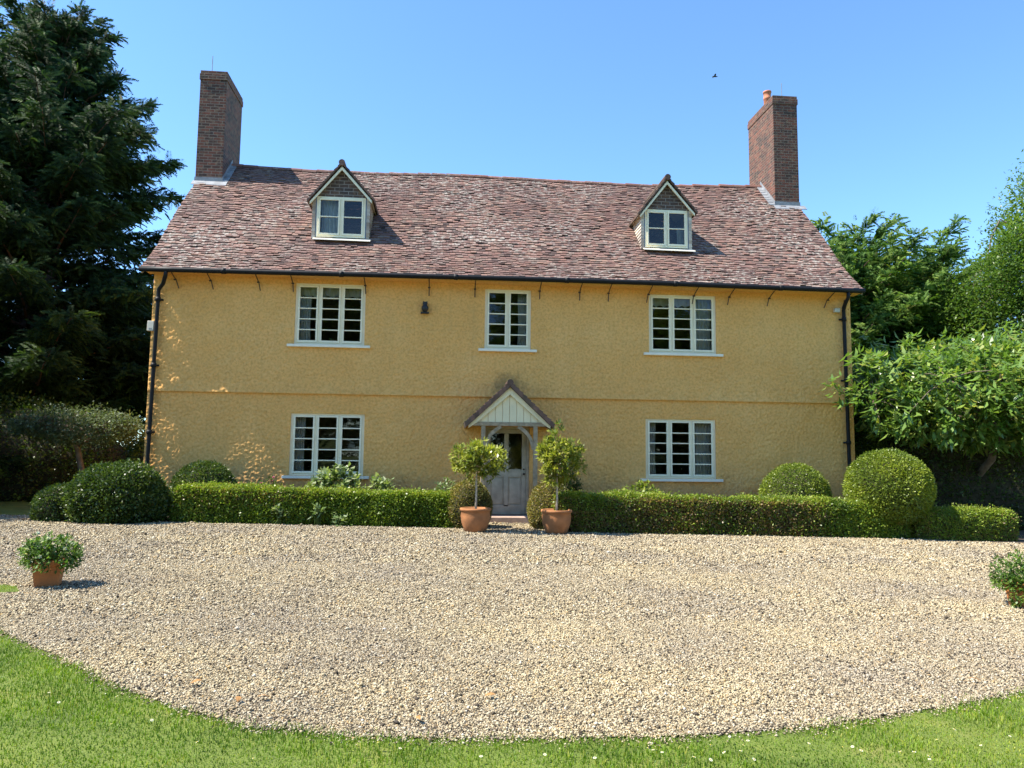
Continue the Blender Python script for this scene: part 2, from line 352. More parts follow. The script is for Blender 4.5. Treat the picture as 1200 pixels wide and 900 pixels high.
# --- pebbles
ico = []
ph = (1+5**.5)/2
for a in (-1, 1):
    for c in (-ph, ph): ico += [(0, a, c), (a, c, 0), (c, 0, a)]
ico = unit(np.array(ico, float))
def hull_faces(V, e):
    F = []
    n = len(V)
    for i in range(n):
        for j in range(i+1, n):
            for k in range(j+1, n):
                if abs(np.linalg.norm(V[i]-V[j])-e) < .05 and abs(np.linalg.norm(V[j]-V[k])-e) < .05 and abs(np.linalg.norm(V[i]-V[k])-e) < .05:
                    F.append((i, j, k) if np.dot(np.cross(V[j]-V[i], V[k]-V[i]), V[i]) > 0 else (i, k, j))
    return np.array(F)
icoF = hull_faces(ico, 1.0515)
octa = np.array([(1, 0, 0), (-1, 0, 0), (0, 1, 0), (0, -1, 0), (0, 0, 1), (0, 0, -1)], float); octF = hull_faces(octa, 2**.5)
def scatter(n, x0, x1, y0, y1, cond):
    x = rng.uniform(x0, x1, n); y = rng.uniform(y0, y1, n); k = cond(x, y); return x[k], y[k]
def in_view(x, y, mgn=2.6):
    d = np.stack([x-CX, y-CY], 1); f2 = np.array([math.sin(YAW), math.cos(YAW)]); r2 = np.array([math.cos(YAW), -math.sin(YAW)])
    return np.abs(d@r2) < (d@f2)*.70+mgn
def pebbles(x, y, size, base, faces):
    n = len(x); s = size*rng.lognormal(0, .32, n)
    sc = np.stack([s*rng.uniform(.8, 1.35, n), s*rng.uniform(.65, 1.0, n), s*rng.uniform(.45, .8, n)], 1)
    V = base[None]*sc[:, None, :]*(1+.16*rng.normal(size=(n, len(base), 1)))
    a = rng.uniform(0, 6.28, n); t = rng.normal(0, .5, n)
    # tilt about x then spin about z
    y1 = V[..., 1]*np.cos(t)[:, None]-V[..., 2]*np.sin(t)[:, None]; z1 = V[..., 1]*np.sin(t)[:, None]+V[..., 2]*np.cos(t)[:, None]
    x2 = V[..., 0]*np.cos(a)[:, None]-y1*np.sin(a)[:, None]; y2 = V[..., 0]*np.sin(a)[:, None]+y1*np.cos(a)[:, None]
    z0 = zg(x)+.004+sc[:, 2]*rng.uniform(-.2, 1.3, n)
    W = np.stack([x2+x[:, None], y2+y[:, None], z1+z0[:, None]], -1)
    F = (faces[None]+(np.arange(n)*len(base))[:, None, None]).reshape(-1, 3)
    return W.reshape(-1, 3), F, np.repeat(rng.random(n), len(base))
lmp = lump(3, 7, (.8, 3))
def wob(x, y): return .06*lmp(np.stack([x*4, y*4, 0*x], 1))
parts = []
for (n, y0, y1, size, bs, fc) in ((1150000, -14.6, -11.2, 0.0062, octa, octF), (800000, -11.2, -7.5, .0080, octa, octF), (520000, -7.5, -.2, .0118, octa, octF)):
    x, y = scatter(n, -13 if y0 > -12 else -8.5, 13 if y0 > -12 else 7.5, y0, y1, lambda x, y: inpoly(x, y+wob(x, y)+np.abs(rng.normal(0, .07, len(x)))*(rng.random(len(x)) < .3), GPOLY) & in_view(x, y) & ~inpoly(x, y, ISL))
    parts.append(pebbles(x, y, size, bs, fc))
b = 0; Vs = []; Fs = []; vv = []
for V, F, v in parts: Vs.append(V); Fs.append(F+b); vv.append(v); b += len(V)
tag(np_mesh('gravel_stones', np.concatenate(Vs), np.concatenate(Fs), MT['pebble'], None, np.concatenate(vv), False), 'pale buff and brown gravel stones covering the drive', 'gravel', kind='stuff')
# --- grass blades
gl_ = lump(21, 6, (.6, 2.2))
def blades(x, y, hmin, hmax, wd):
    n = len(x); a = rng.uniform(0, 6.28, n); h = rng.uniform(hmin, hmax, n)*np.clip(.8+.9*gl_(np.stack([x*5, y*5, 0*x], 1)), .4, 1.5); lean = rng.uniform(.15, 1.1, n); la = rng.uniform(0, 6.28, n)
    P = np.stack([x, y, zg(x)-.004], 1); sx = np.stack([np.cos(a), np.sin(a), 0*a], 1)*wd*.5
    ld = np.stack([np.cos(la), np.sin(la), 0*la], 1)
    m1 = P+np.array([0, 0, 1])*(h*.6)[:, None]+ld*(h*.22*lean)[:, None]; tp = P+np.array([0, 0, 1])*(h*(1-.25*lean))[:, None]+ld*(h*.75*lean)[:, None]
    V = np.stack([P-sx, P+sx, m1+sx*.7, tp, m1-sx*.7], 1)
    i = np.arange(n)*5
    F = np.concatenate([np.stack([i, i+1, i+2], 1), np.stack([i, i+2, i+4], 1), np.stack([i+4, i+2, i+3], 1)])
    return V.reshape(-1, 3), F, n
def lawn_ok(x, y): return (~inpoly(x, y+wob(x, y), GPOLY) | inpoly(x, y, ISL)) & in_view(x, y, 2.6)
x, y = scatter(680000, -10, 7, -16.8, -9.2, lambda x, y: lawn_ok(x, y-np.abs(rng.normal(0, .05, len(x)))) & (y < -11) | inpoly(x, y, ISL) & (x > -10))
V, F, n = blades(x, y, .010, .040, .005)
pn = gl_(np.stack([x*2, y*2, 0*x], 1))
v = np.clip(rng.normal(.40, .27, n)+pn*.5, 0, .88); v[rng.random(n) < .06+.10*np.clip(pn, 0, 1)] = 1
tag(np_mesh('grass', V, F, MT['grass'], None, np.repeat(v, 5)), 'short mown grass along the near edge of the gravel', 'grass', kind='stuff')

# =================================================================== the house
house = empty('house', (0, 0, 0))
tag(house, 'two storey ochre yellow rendered farmhouse with tiled roof and two brick chimneys', 'house')
XL, XR = -8.98, 8.93
YR, DEP = 4.0, 8.0
TOP = 5.99
WIN = {'UL': (-5.57, -3.845, 4.30, 5.84, 3), 'UC': (-.84, .345, 4.30, 5.84, 2), 'UR': (3.43, 5.235, 4.30, 5.84, 3),
       'LL': (-5.57, -3.78, 1.065, 2.585, 3), 'LR': (3.325, 5.18, 1.065, 2.585, 3)}
DOOR = (-.74, .27, .13, 2.26)
# --- front wall: a dense sheet of real roughcast lumps with openings
def segs(lo, hi, cuts, step):
    c = sorted(set([lo, hi]+[q for q in cuts if lo < q < hi])); out = []
    for a, b in zip(c[:-1], c[1:]):
        k = max(1, int(round((b-a)/step))); out += list(np.linspace(a, b, k, endpoint=False))
    return np.array(out+[hi])
ops = [w_[:4] for w_ in WIN.values()]+[(DOOR[0]-.07, DOOR[1]+.07, -.5, DOOR[3]+.07)]
SC_Z = 3.06
gx = segs(XL, XR, [q for o in ops for q in o[:2]], .022); gz = segs(-.5, TOP, [q for o in ops for q in o[2:]]+[SC_Z], .022)
GX, GZ = np.meshgrid(gx, gz, indexing='ij')
# smooth random lumps via FFT-filtered noise
def lumps2d(w_, h_, cell, seed, px=.015):
    r = np.random.default_rng(seed); nx, ny = int(w_/px)+2, int(h_/px)+2
    a = r.normal(size=(nx, ny)); fx = np.fft.fftfreq(nx, px)[:, None]; fy = np.fft.fftfreq(ny, px)[None]
    k = np.hypot(fx, fy); filt = np.exp(-((k-1/cell)/(0.45/cell))**2)
    
    if cell < .2: filt = np.exp(-(k*cell)**2)
    o = np.fft.ifft2(np.fft.fft2(a)*filt).real; return o/o.std(), px
n1, px_ = lumps2d(XR-XL, TOP+.5, .052, 5)
n0, _ = lumps2d(XR-XL, TOP+.5, .9, 6)
ix = np.clip(((GX-XL)/px_).astype(int), 0, n1.shape[0]-1); iz = np.clip(((GZ+.5)/px_).astype(int), 0, n1.shape[1]-1)
# pebble-dash: one rounded lump per jittered cell
CELL = .052; r_ = np.random.default_rng(8); ncx, ncz = int((XR-XL)/CELL)+4, int((TOP+.5)/CELL)+4
jx, jz, jh, jr_ = r_.random((ncx, ncz)), r_.random((ncx, ncz)), r_.uniform(.35, 1, (ncx, ncz)), r_.uniform(.5, .85, (ncx, ncz))
ux, uz = (GX-XL)/CELL+1, (GZ+.5)/CELL+1; h_ = np.zeros_like(GX)
for a in (-1, 0, 1):
    for b in (-1, 0, 1):
        i_, k_ = ux.astype(int)+a, uz.astype(int)+b
        d2 = (i_+jx[i_, k_]-ux)**2+(k_+jz[i_, k_]-uz)**2
        h_ = np.maximum(h_, jh[i_, k_]*np.sqrt(np.clip(1-d2/jr_[i_, k_]**2, 0, 1)))
amp = -.026*(h_-.35)+.004*n0[ix, iz]
bulge = np.where(GZ >= SC_Z-1e-6, .055*np.exp(-np.maximum(GZ-SC_Z, 0)/.18), 0)     # bell-mouth drip over the ground floor
Y = -bulge+amp
edge = np.zeros_like(GX, bool)
hole = np.zeros((len(gx)-1, len(gz)-1), bool)
cxs = (gx[:-1]+gx[1:])/2; czs = (gz[:-1]+gz[1:])/2
for (a, b_, c_, d_) in ops:
    hole |= ((cxs > a) & (cxs < b_))[:, None] & ((czs > c_) & (czs < d_))[None]
    e = ((GX >= a-1e-6) & (GX <= b_+1e-6) & (GZ >= c_-1e-6) & (GZ <= d_+1e-6)); Y[e] = 0
Y[0, :] = 0; Y[-1, :] = 0
idx = np.arange(len(gx)*len(gz)).reshape(len(gx), len(gz))
q = np.stack([idx[:-1, :-1], idx[1:, :-1], idx[1:, 1:], idx[:-1, 1:]], -1)[~hole]
Vw = np.stack([GX, Y, GZ], -1).reshape(-1, 3)
# drip underside: duplicate row at string line set back
jr = int(np.argmin(np.abs(gz-SC_Z)))
low = Vw[idx[:, jr]].copy(); low[:, 1] = np.maximum(low[:, 1], -.0)+.0; low[:, 1] = amp[:, jr]; nb = len(Vw)
Vw = np.concatenate([Vw, low]); rep = {int(idx[i, jr]): nb+i for i in range(len(gx))}
mask = czs[None, :].repeat(len(gx)-1, 0)[~hole] < SC_Z
ql = q[mask]; f_ = ql.copy()
lut = np.arange(len(Vw)); lut[idx[:, jr]] = nb+np.arange(len(gx))
q[mask] = lut[f_]
strip = np.stack([idx[:-1, jr], idx[1:, jr], nb+np.arange(1, len(gx)), nb+np.arange(len(gx)-1)], -1)[:, ::-1]
np_mesh('wall', Vw, np.concatenate([q, strip]), MT['wall'], house, None, True)
# reveals, side and rear walls
for (a, b_, c_, d_) in ops:
    mb = MB(); y0, y1 = 0.0, .26
    mb.add([(a, y0, c_), (a, y1, c_), (a, y1, d_), (a, y0, d_)], [(0, 1, 2, 3)])
    mb.add([(b_, y0, c_), (b_, y1, c_), (b_, y1, d_), (b_, y0, d_)], [(3, 2, 1, 0)])
    mb.add([(a, y0, d_), (a, y1, d_), (b_, y1, d_), (b_, y0, d_)], [(0, 1, 2, 3)])
    mb.add([(a, y0, c_), (a, y1, c_), (b_, y1, c_), (b_, y0, c_)], [(3, 2, 1, 0)])
    mb.build('window_reveal' if c_ > 0 else 'door_reveal', MT['wall'], house)
for xs_, xe in ((XL, XL+.3), (XR-.3, XR)):
    mb = MB()
    P = [(0.0, -.5), (DEP, -.5), (DEP, TOP), (YR, 10.12), (0.0, TOP)]
    V = [(xs_, p[0], p[1]) for p in P]+[(xe, p[0], p[1]) for p in P]
    mb.add(V, [(4, 3, 2, 1, 0), (5, 6, 7, 8, 9)]+[(i, (i+1) % 5, (i+1) % 5+5, i+5) for i in range(1, 4)])
    mb.build('gable_wall', MT['wall'], house)
MB().box(XL+.3, XR-.3, DEP-.3, DEP, -.5, TOP).build('rear_wall', MT['wall'], house)
MB().box(XL+.31, XR-.31, .3, DEP-.31, 2.85, 3.0).box(XL+.31, XR-.31, .3, DEP-.31, -.2, .1).box(XL+.31, XR-.31, 3.6, 3.75, .1, 2.84).box(XL+.31, XR-.31, 3.6, 3.75, 3.01, 6).build('interior_floor', MT['oldwood'], house)

# --- roof
ridge_x = np.array([-9.4, -8.21, -6.42, -3.82, -1.44, .85, 4.3, 7.84, 9.4]); ridge_z = np.array([10.31, 10.30, 10.23, 10.24, 10.31, 10.27, 10.24, 10.38, 10.40])
eave_x = np.array([-9.2, -6.5, -3.4, -.2, 3.1, 6.5, 9.2]); eave_z = np.array([6.03, 6.045, 6.07, 6.09, 6.10, 6.08, 6.07])
YE = -.40
rl = lump(9, 6, (.5, 1.6))
def roofp(x, t):
    """t 0 eave .. 1 ridge -> y,z of the roof plane, with the sag of an old roof"""
    x = np.asarray(x, float); t = np.asarray(t, float)
    y = YE+(YR-YE)*t; ez = np.interp(x, eave_x, eave_z); rz = np.interp(x, ridge_x, ridge_z)
    z = ez+(rz-ez)*t-.13*np.exp(-((t-.2)/.17)**2)+.03*np.sin(math.pi*t)*rl(np.stack([x, t*4, 0*x], -1))*2
    return y, z
RX0, RX1 = -9.14, 9.06
nr, tw = 50, .16
mb = MB()
for r in range(nr):
    t0 = r/nr; off = (r % 2)*tw/2+random.uniform(-.02, .02); k = int((RX1-RX0)/tw)+2
    for i in range(k):
        xa = max(RX0, RX0+i*tw-off); xb = min(RX1, RX0+(i+1)*tw-off-.006)
        if xb-xa < .02: continue
        ja = random.uniform(-.006, .006)+t0; jb = ja+1.45/nr
        lift = random.uniform(.040, .052)+(.018 if random.random() < .10 else 0); sk = random.uniform(-.004, .004)
        (ya, yb), (za, zb) = roofp([xa, xb], [ja+sk/6, ja-sk/6]); (yc, yd), (zc, zd) = roofp([xa, xb], [jb, jb])
        nx_, nz_ = -.70, .71
        def L(y, z, h): return (y+nx_*h, z+nz_*h)
        P = []
        for x_, y_, z_, h in ((xa, ya, za, lift-.034), (xb, yb, zb, lift-.034), (xb, yd, zd, .004), (xa, yc, zc, .004), (xa, ya, za, lift), (xb, yb, zb, lift), (xb, yd, zd, .018), (xa, yc, zc, .018)):
            q_ = L(y_, z_, h); P.append((x_, q_[0], q_[1]))
        v = random.random()
        mb.add(P, [(4, 5, 6, 7), (0, 1, 5, 4), (1, 2, 6, 5), (3, 0, 4, 7)], v)
# battened deck under the tiles, and the rear slope
nx2 = 40
for i in range(nx2):
    xa = RX0+(RX1-RX0)*i/nx2; xb = RX0+(RX1-RX0)*(i+1)/nx2
    for j in range(10):
        (ya, yb), (za, zb) = roofp([xa, xb], [j/10, j/10]); (yc, yd), (zc, zd) = roofp([xa, xb], [(j+1)/10, (j+1)/10])
        mb.add([(xa, ya, za-.03), (xb, yb, zb-.03), (xb, yd, zd-.03), (xa, yc, zc-.03)], [(0, 1, 2, 3)], .0)
    (y0, y1), (z0, z1) = roofp([xa, xb], [1, 1])
    mb.add([(xa, DEP+.4, 6.05), (xb, DEP+.4, 6.05), (xb, y1, z1), (xa, y0, z0)], [(3, 2, 1, 0)], .45)
roof = mb.build('roof', MT['tile'], house)
# verge undercloak strips so the roof has thickness at the gables
for xs_, xe in ((RX0+.005, RX0+.05), (RX1-.05, RX1-.005)):
    mb = MB()
    for j in range(12):
        ya, za = roofp(xs_, j/12); yb, zb = roofp(xs_, (j+1)/12)
        mb.hexa([(xs_, ya, za-.13), (xe, ya, za-.13), (xe, yb, zb-.13), (xs_, yb, zb-.13), (xs_, ya, za-.012), (xe, ya, za-.012), (xe, yb, zb-.012), (xs_, yb, zb-.012)])
    mb.build('verge', MT['oldwood'], house)
mb = MB(); x_ = -8.5
while x_ < RX1-.1:
    l = .44; xb = min(RX1, x_+l); z = float(np.interp(x_+l/2, ridge_x, ridge_z))+random.uniform(-.012, .012); v = random.random(); V = []; n_ = 7
    for xx, rr in ((x_, .125), (xb-.01, .115)):
        for k in range(n_):
            a = math.pi*k/(n_-1); V.append((xx, YR-math.cos(a)*rr, z-.035+math.sin(a)*rr*.9))
    mb.add(V, [(k, k+1, n_+k+1, n_+k) for k in range(n_-1)]+[tuple(range(n_)), tuple(range(2*n_-1, n_-1, -1))], v); x_ += l
mb.build('ridge_tiles', MT['ridge'], house)
MB().box(XL-.1, XR+.1, YE+.02, -.002, 5.945, 5.98).build('soffit', MT['wall'], house)

# --- gutter, downpipes, brackets
pts = [(x, YE-.06, float(np.interp(x, eave_x, eave_z))-.075) for x in np.linspace(-9.16, 9.07, 24)]
mb = MB(); mb.tube(pts, .062, 10)
for x in (-7.2, -4.4, -1.6, 1.2, 4.0, 6.8): mb.tube([(x-.05, YE-.06, float(np.interp(x, eave_x, eave_z))-.075), (x+.05, YE-.06, float(np.interp(x, eave_x, eave_z))-.075)], .074, 10)
mb.build('gutter', MT['iron'], house, True)
def downpipe(xt, xb_, zb_):
    mb = MB()
    mb.tube([(xt+(.28 if xt < 0 else -.06), YE-.06, 5.95), (xt+(.27 if xt < 0 else -.06), YE-.05, 5.82), (xt+(.14 if xt < 0 else -.03), -.22, 5.66), (xt, -.10, 5.54), (xt, -.10, 5.40)]+[(xt+(xb_-xt)*k/6, -.10, 5.40+(zb_-5.40)*k/6) for k in range(1, 7)]+[(xb_, -.16, zb_-.06), (xb_, -.26, zb_-.10)], .047, 10)
    for k in (.02, .34, .66, .97):
        x = xt+(xb_-xt)*k; z = 5.4+(zb_-5.4)*k
        mb.tube([(x, -.10, z-.05), (x, -.10, z+.05)], .062, 10); mb.box(x-.10, x+.10, -.055, -.012, z-.02, z+.02)
    return mb.build('downpipe', MT['iron'], house, True)
downpipe(-8.82, -8.86, .35); downpipe(8.69, 8.72, .30)
MB().box(-9.2, -8.98, YE-.1, YE+.1, 5.90, 5.99)
for k, (x, lean) in enumerate([(-8.47, .10), (-7.63, .08), (-6.48, .06), (-5.64, .02), (-3.86, .02), (-2.26, 0), (-1.1, 0), (.56, 0), (1.6, 0), (2.36, -.01), (3.42, -.06), (4.63, -.05), (5.59, -.06), (6.68, -.07), (8.3, -.12), (8.78, -.10)]):
    mb = MB(); mb.tube([(x, YE-.02, 5.97), (x, -.16, 5.88), (x+lean*.35, -.055, 5.80), (x+lean, -.035, 5.60)], .013, 6)
    mb.box(x-.03, x+.03, -.05, -.012, 5.80, 5.83)
    mb.build('gutter_bracket', MT['ironred'], house)

# --- windows
def window(x0, x1, z0, z1, lights, rows, yf, sill_d=.085, name='window', parent=house, sillx=.15, ow=.065):
    mb = MB(); ya, yb = yf+.012, yf+.11
    mb.box(x0, x0+ow, ya, yb, z0, z1).box(x1-ow, x1, ya, yb, z0, z1).box(x0+ow, x1-ow, ya, yb, z1-.05, z1).box(x0+ow, x1-ow, ya, yb, z0, z0+.045)
    mw = .05; iw = (x1-x0-2*ow-mw*(lights-1))/lights
    for k in range(1, lights): xm = x0+ow+k*iw+(k-1)*mw; mb.box(xm, xm+mw, ya+.002, yb-.002, z0+.045, z1-.05)
    wdw = mb.build(name, MT['cream'], parent, bevel=.004)
    gmb = MB()
    for k in range(lights):
        a = x0+ow+k*(iw+mw)+.003; b = a+iw-.006; c, d = z0+.048, z1-.053; sw = .044; mb = MB(); y0, y1 = yf-.006, yf+.05
        mb.box(a, a+sw, y0, y1, c, d).box(b-sw, b, y0, y1, c, d).box(a+sw, b-sw, y0+.001, y1, d-.042, d).box(a+sw, b-sw, y0+.001, y1, c, c+.055)
        for q in range(1, rows):
            zz = c+.055+(d-c-.097)*q/rows; mb.box(a+sw, b-sw, y0+.006, y1-.006, zz-.014, zz+.014)
        mb.build('casement', MT['cream'], wdw, bevel=.003)
        for q in range(rows):
            za = c+.055+(d-c-.097)*q/rows+(.014 if q else 0); zb = c+.055+(d-c-.097)*(q+1)/rows-(.014 if q < rows-1 else 0)
            tx = random.uniform(-.0025, .0025); tz = random.uniform(-.0025, .0025); yy = yf+.024
            gmb.add([(a+sw-.004, yy-tx-tz, za-.004), (b-sw+.004, yy+tx-tz, za-.004), (b-sw+.004, yy+tx+tz, zb+.004), (a+sw-.004, yy-tx+tz, zb+.004)], [(0, 1, 2, 3)])
    gmb.build('glass', MT['glass'], wdw)
    if sill_d:
        MB().hexa([(x0-sillx, yf-sill_d-.03, z0-.075), (x1+sillx, yf-sill_d-.03, z0-.075), (x1+sillx, yf+.1, z0-.075), (x0-sillx, yf+.1, z0-.075),
                   (x0-sillx, yf-sill_d-.03, z0-.012), (x1+sillx, yf-sill_d-.03, z0-.012), (x1+sillx, yf+.1, z0-.002), (x0-sillx, yf+.1, z0-.002)]).build('sill', MT['sill'], wdw, bevel=.006)
    return wdw
for k, (a, b_, c_, d_, n_) in WIN.items(): window(a, b_, c_, d_, n_, 5, .03)

# --- dormers
def roof_y(x, z):
    lo, hi = 0., 1.
    for _ in range(40):
        mid = (lo+hi)/2
        if roofp(x, mid)[1] < z: lo = mid
        else: hi = mid
    return float(roofp(x, lo)[0])
def dormer(cx, hw, zb, zt, apex, eaveL, eaveR, yf):
    """zb/zt window bottom/top; apex and eave heights of the little gable"""
    mb = MB(); y0 = yf
    hwo = hw+.10
    sl = (apex-.12-zt)/(hwo+.03)
    mb.prism([(cx-hwo, zt+.005), (cx+hwo, zt+.005), (cx, zt+.005+sl*hwo)], y0+.02, y0+.12)
    d = mb.build('dormer', MT['darkbrick'], house)
    MB().prism([(cx-hw, zb-.3), (cx+hw, zb-.3), (cx+hw, zb-.02), (cx-hw, zb-.02)], y0+.02, y0+.10).build('apron', MT['darklead'], d)
    # cheeks: tile hung sides
    for s in (-1, 1):
        mb = MB(); xo = cx+s*(hw+.10); nrow = 12
        for r in range(nrow):
            za = zb-.05+(zt-zb+.05)*r/nrow; zc = zb-.05+(zt-zb+.05)*(r+1)/nrow
            y1 = roof_y(xo, za)+.15; kk = max(1, int((y1-y0)/.16))
            for q in range(kk):
                ya = y0+.0+(y1-y0)*q/kk; yb = y0+(y1-y0)*(q+1)/kk-.006; o_ = .022+random.uniform(0, .006)
                xa = xo+s*o_; xc = xo+s*.004; xi = cx+s*(hw+.03)
                mb.hexa([(xi, ya, za), (xa, ya, za), (xa, yb, za), (xi, yb, za), (xi, ya, zc+.005), (xc, ya, zc+.005), (xc, yb, zc+.005), (xi, yb, zc+.005)], random.random())
        mb.build('cheek', MT['cheek'], d)
        MB().box(cx+s*(hw+.055)-.05, cx+s*(hw+.055)+.05, y0+.015, y0+.055, zb-.05, zt).build('lead_edge', MT['darklead'], d)
    window(cx-hw, cx+hw, zb, zt, 2, 2, y0-.01, 0, 'window_frame', d, ow=.05)
    MB().hexa([(cx-hw-.06, y0-.16, zb-.12), (cx+hw+.16, y0-.16, zb-.13), (cx+hw+.16, y0+.1, zb-.02), (cx-hw-.06, y0+.1, zb-.02),
               (cx-hw-.06, y0-.15, zb-.085), (cx+hw+.16, y0-.15, zb-.095), (cx+hw+.16, y0+.1, zb+.0), (cx-hw-.06, y0+.1, zb+.0)]).build('sill', MT['sill'], d)
    # roof slopes with tile courses
    mb = MB(); bb = MB()
    for s, ez in ((-1, eaveL), (1, eaveR)):
        ex = hw+.235; slope = (apex-ez)/ex; nrow = 9
        for r in range(nrow):
            xa = cx+s*ex*(1-r/nrow); xb = cx+s*ex*(1-(r+1.25)/nrow) if r < nrow-1 else cx
            za = ez+(apex-ez)*r/nrow; zc = ez+(apex-ez)*min(1, (r+1.25)/nrow)
            yend = roof_y((xa+xb)/2, za)+.12; kk = max(1, int((yend-(y0-.16))/.15)); o_ = .03
            for q in range(kk):
                ya = y0-.16+(yend-y0+.16)*q/kk+random.uniform(-.006, .006); yb = y0-.16+(yend-y0+.16)*(q+1)/kk-.004; up = o_+random.uniform(0, .01)
                mb.hexa([(xa, ya, za-.03), (xb, ya, zc-.03), (xb, yb, zc-.03), (xa, yb, za-.03), (xa+s*.01, ya, za+up), (xb, ya, zc+.012), (xb, yb, zc+.012), (xa+s*.01, yb, za+up)], random.random())
        bx = hw+.17
        th = .062
        P = [(cx, apex-.10-.0), (cx+s*bx, apex-.10-slope*bx), (cx+s*bx, apex-.10-slope*bx-th), (cx, apex-.10-th*1.35)]
        bb.prism(P, y0-.12, y0-.085)
        # soffit behind the board
        bb.prism([(cx, apex-.07), (cx+s*bx, apex-.07-slope*bx), (cx+s*bx, apex-.10-slope*bx), (cx, apex-.10)], y0-.085, roof_y(cx+s*bx, apex-slope*bx)+.05)
    r_ = []
    yend = roof_y(cx, apex)+.1
    kk = 5
    for q in range(kk): mb.tube([(cx, y0-.18+(yend-y0+.18)*q/kk, apex+.0), (cx, y0-.19+(yend-y0+.19)*(q+1)/kk, apex+.0)], .085 if q % 2 == 0 else .08, 10, random.random())
    mb.build('dormer_roof', MT['darktile'], d); bb.build('bargeboard', MT['cream'], d)
    return d
MT['cheek'] = tilemat('pale_cheek_tile', [(.45, .36, .26), (.58, .50, .40), (.66, .60, .50), (.50, .38, .27)], .5)
yD = .85
p = lambda a, b: at(a, b, 1, yD)
dormer((p(371, 255)[0]+p(428, 255)[0])/2, .635, p(400, 279)[2]+.02, p(400, 231)[2], p(400.5, 193)[2], p(364, 237)[2], p(436, 237)[2]+.02, yD)
dormer((p(756, 268)[0]+p(806, 268)[0])/2, .60, p(781, 291)[2]+.02, p(781, 246)[2], p(782.5, 210)[2], p(741, 254)[2]+.03, p(815, 251)[2], yD)

# --- chimneys
def chimney(x0, x1, y0, y1, ztop, zbase):
    mb = MB(); mb.box(x0, x1, y0, y1, zbase, ztop-.28).box(x0-.022, x1+.022, y0-.022, y1+.022, ztop-.279, ztop-.10).box(x0-.005, x1+.005, y0-.005, y1+.005, ztop-.099, ztop)
    c = mb.build('chimney', MT['brick'], house, bevel=.008)
    f = MB(); zr = lambda x, y: float(roofp(x, (y-YE)/(YR-YE))[1])
    zf = zr((x0+x1)/2, y0)
    f.box(x0-.02, x1+.02, y0-.018, y0-.003, zf-.05, zf+.17)
    s = 1 if x0 < 0 else -1; xs = x1+.003 if s > 0 else x0-.003
    for k in range(8):
        ya = y0+(YR-y0)*k/8; yb = y0+(YR-y0)*(k+1)/8; za, zb = zr(xs, ya), zr(xs, yb)
        f.hexa([(xs, ya, za-.03), (xs+s*.012, ya, za-.03), (xs+s*.012, yb, zb-.03), (xs, yb, zb-.03), (xs, ya, za+.2), (xs+s*.012, ya, za+.2), (xs+s*.012, yb, zb+.2), (xs, yb, zb+.2)])
        f.hexa([(xs, ya-.02, za+.05), (xs+s*.17, ya-.02, za+.05), (xs+s*.17, yb, zb+.05), (xs, yb, zb+.05), (xs, ya-.02, za+.07), (xs+s*.17, ya-.02, za+.065), (xs+s*.17, yb, zb+.065), (xs, yb, zb+.07)])
    za = zr(x0, y0-.2)
    f.hexa([(x0-.06, y0-.17, zr(x0, y0-.17)+.045), (x1+.16, y0-.17, zr(x1, y0-.17)+.045), (x1+.16, y0-.01, zr(x1, y0-.01)+.05), (x0-.06, y0-.01, zr(x0, y0-.01)+.05),
            (x0-.06, y0-.17, zr(x0, y0-.17)+.065), (x1+.16, y0-.17, zr(x1, y0-.17)+.065), (x1+.16, y0-.01, zr(x1, y0-.01)+.07), (x0-.06, y0-.01, zr(x0, y0-.01)+.07)])
    f.build('flashing', MT['lead'], c)
    return c
c1 = chimney(-9.17, -8.41, 3.08, 4.78, 12.83, 5.5)
c2 = chimney(8.31, 9.10, 2.98, 4.88, 13.02, 5.5)
MB().tube([(-9.05, 3.7, 12.8), (-9.05, 3.7, 13.62)], .011, 6).build('lightning_rod', MT['lead'], c1)
MB().tube([(8.86, 3.5, 13.0), (8.86, 3.5, 13.72)], .009, 6).build('lightning_rod', MT['lead'], c2)
px_ = at(899, 110, 1, 3.85)
MB().lathe([(.115, -.1), (.115, .30), (.125, .31), (.125, .37), (.115, .38), (.118, .52), (.135, .53), (.135, .58), (.10, .59), (.09, .3)], (px_[0], 3.85, 13.0), 20).build('chimney_pot', MT['chimneypot'], c2, True)

# --- front door and porch
dx0, dx1, dz0, dz1 = DOOR
mb = MB(); yd = .14
mb.box(dx0-.068, dx0-.002, yd-.06, yd+.1, dz0, dz1+.068).box(dx1+.002, dx1+.068, yd-.06, yd+.1, dz0, dz1+.068).box(dx0-.002, dx1+.002, yd-.06, yd+.1, dz1+.003, dz1+.068)
mb.build('door_frame', MT['door'], house, bevel=.005)
mb = MB(); st = .11; xm = (dx0+dx1)/2; lock = dz0+.93; lt = dz0+1.13
mb.box(dx0, dx0+st, yd, yd+.05, dz0, dz1).box(dx1-st, dx1, yd, yd+.05, dz0, dz1).box(xm-.055, xm+.055, yd+.001, yd+.05, dz0+.2, dz1-.1)
mb.box(dx0+st, dx1-st, yd+.001, yd+.05, dz1-.1, dz1).box(dx0+st, xm-.055, yd+.001, yd+.05, lock, lt).box(xm+.055, dx1-st, yd+.001, yd+.05, lock, lt).box(dx0+st, dx1-st, yd+.001, yd+.05, dz0, dz0+.24)
door = mb.build('door', MT['door'], house, bevel=.006)
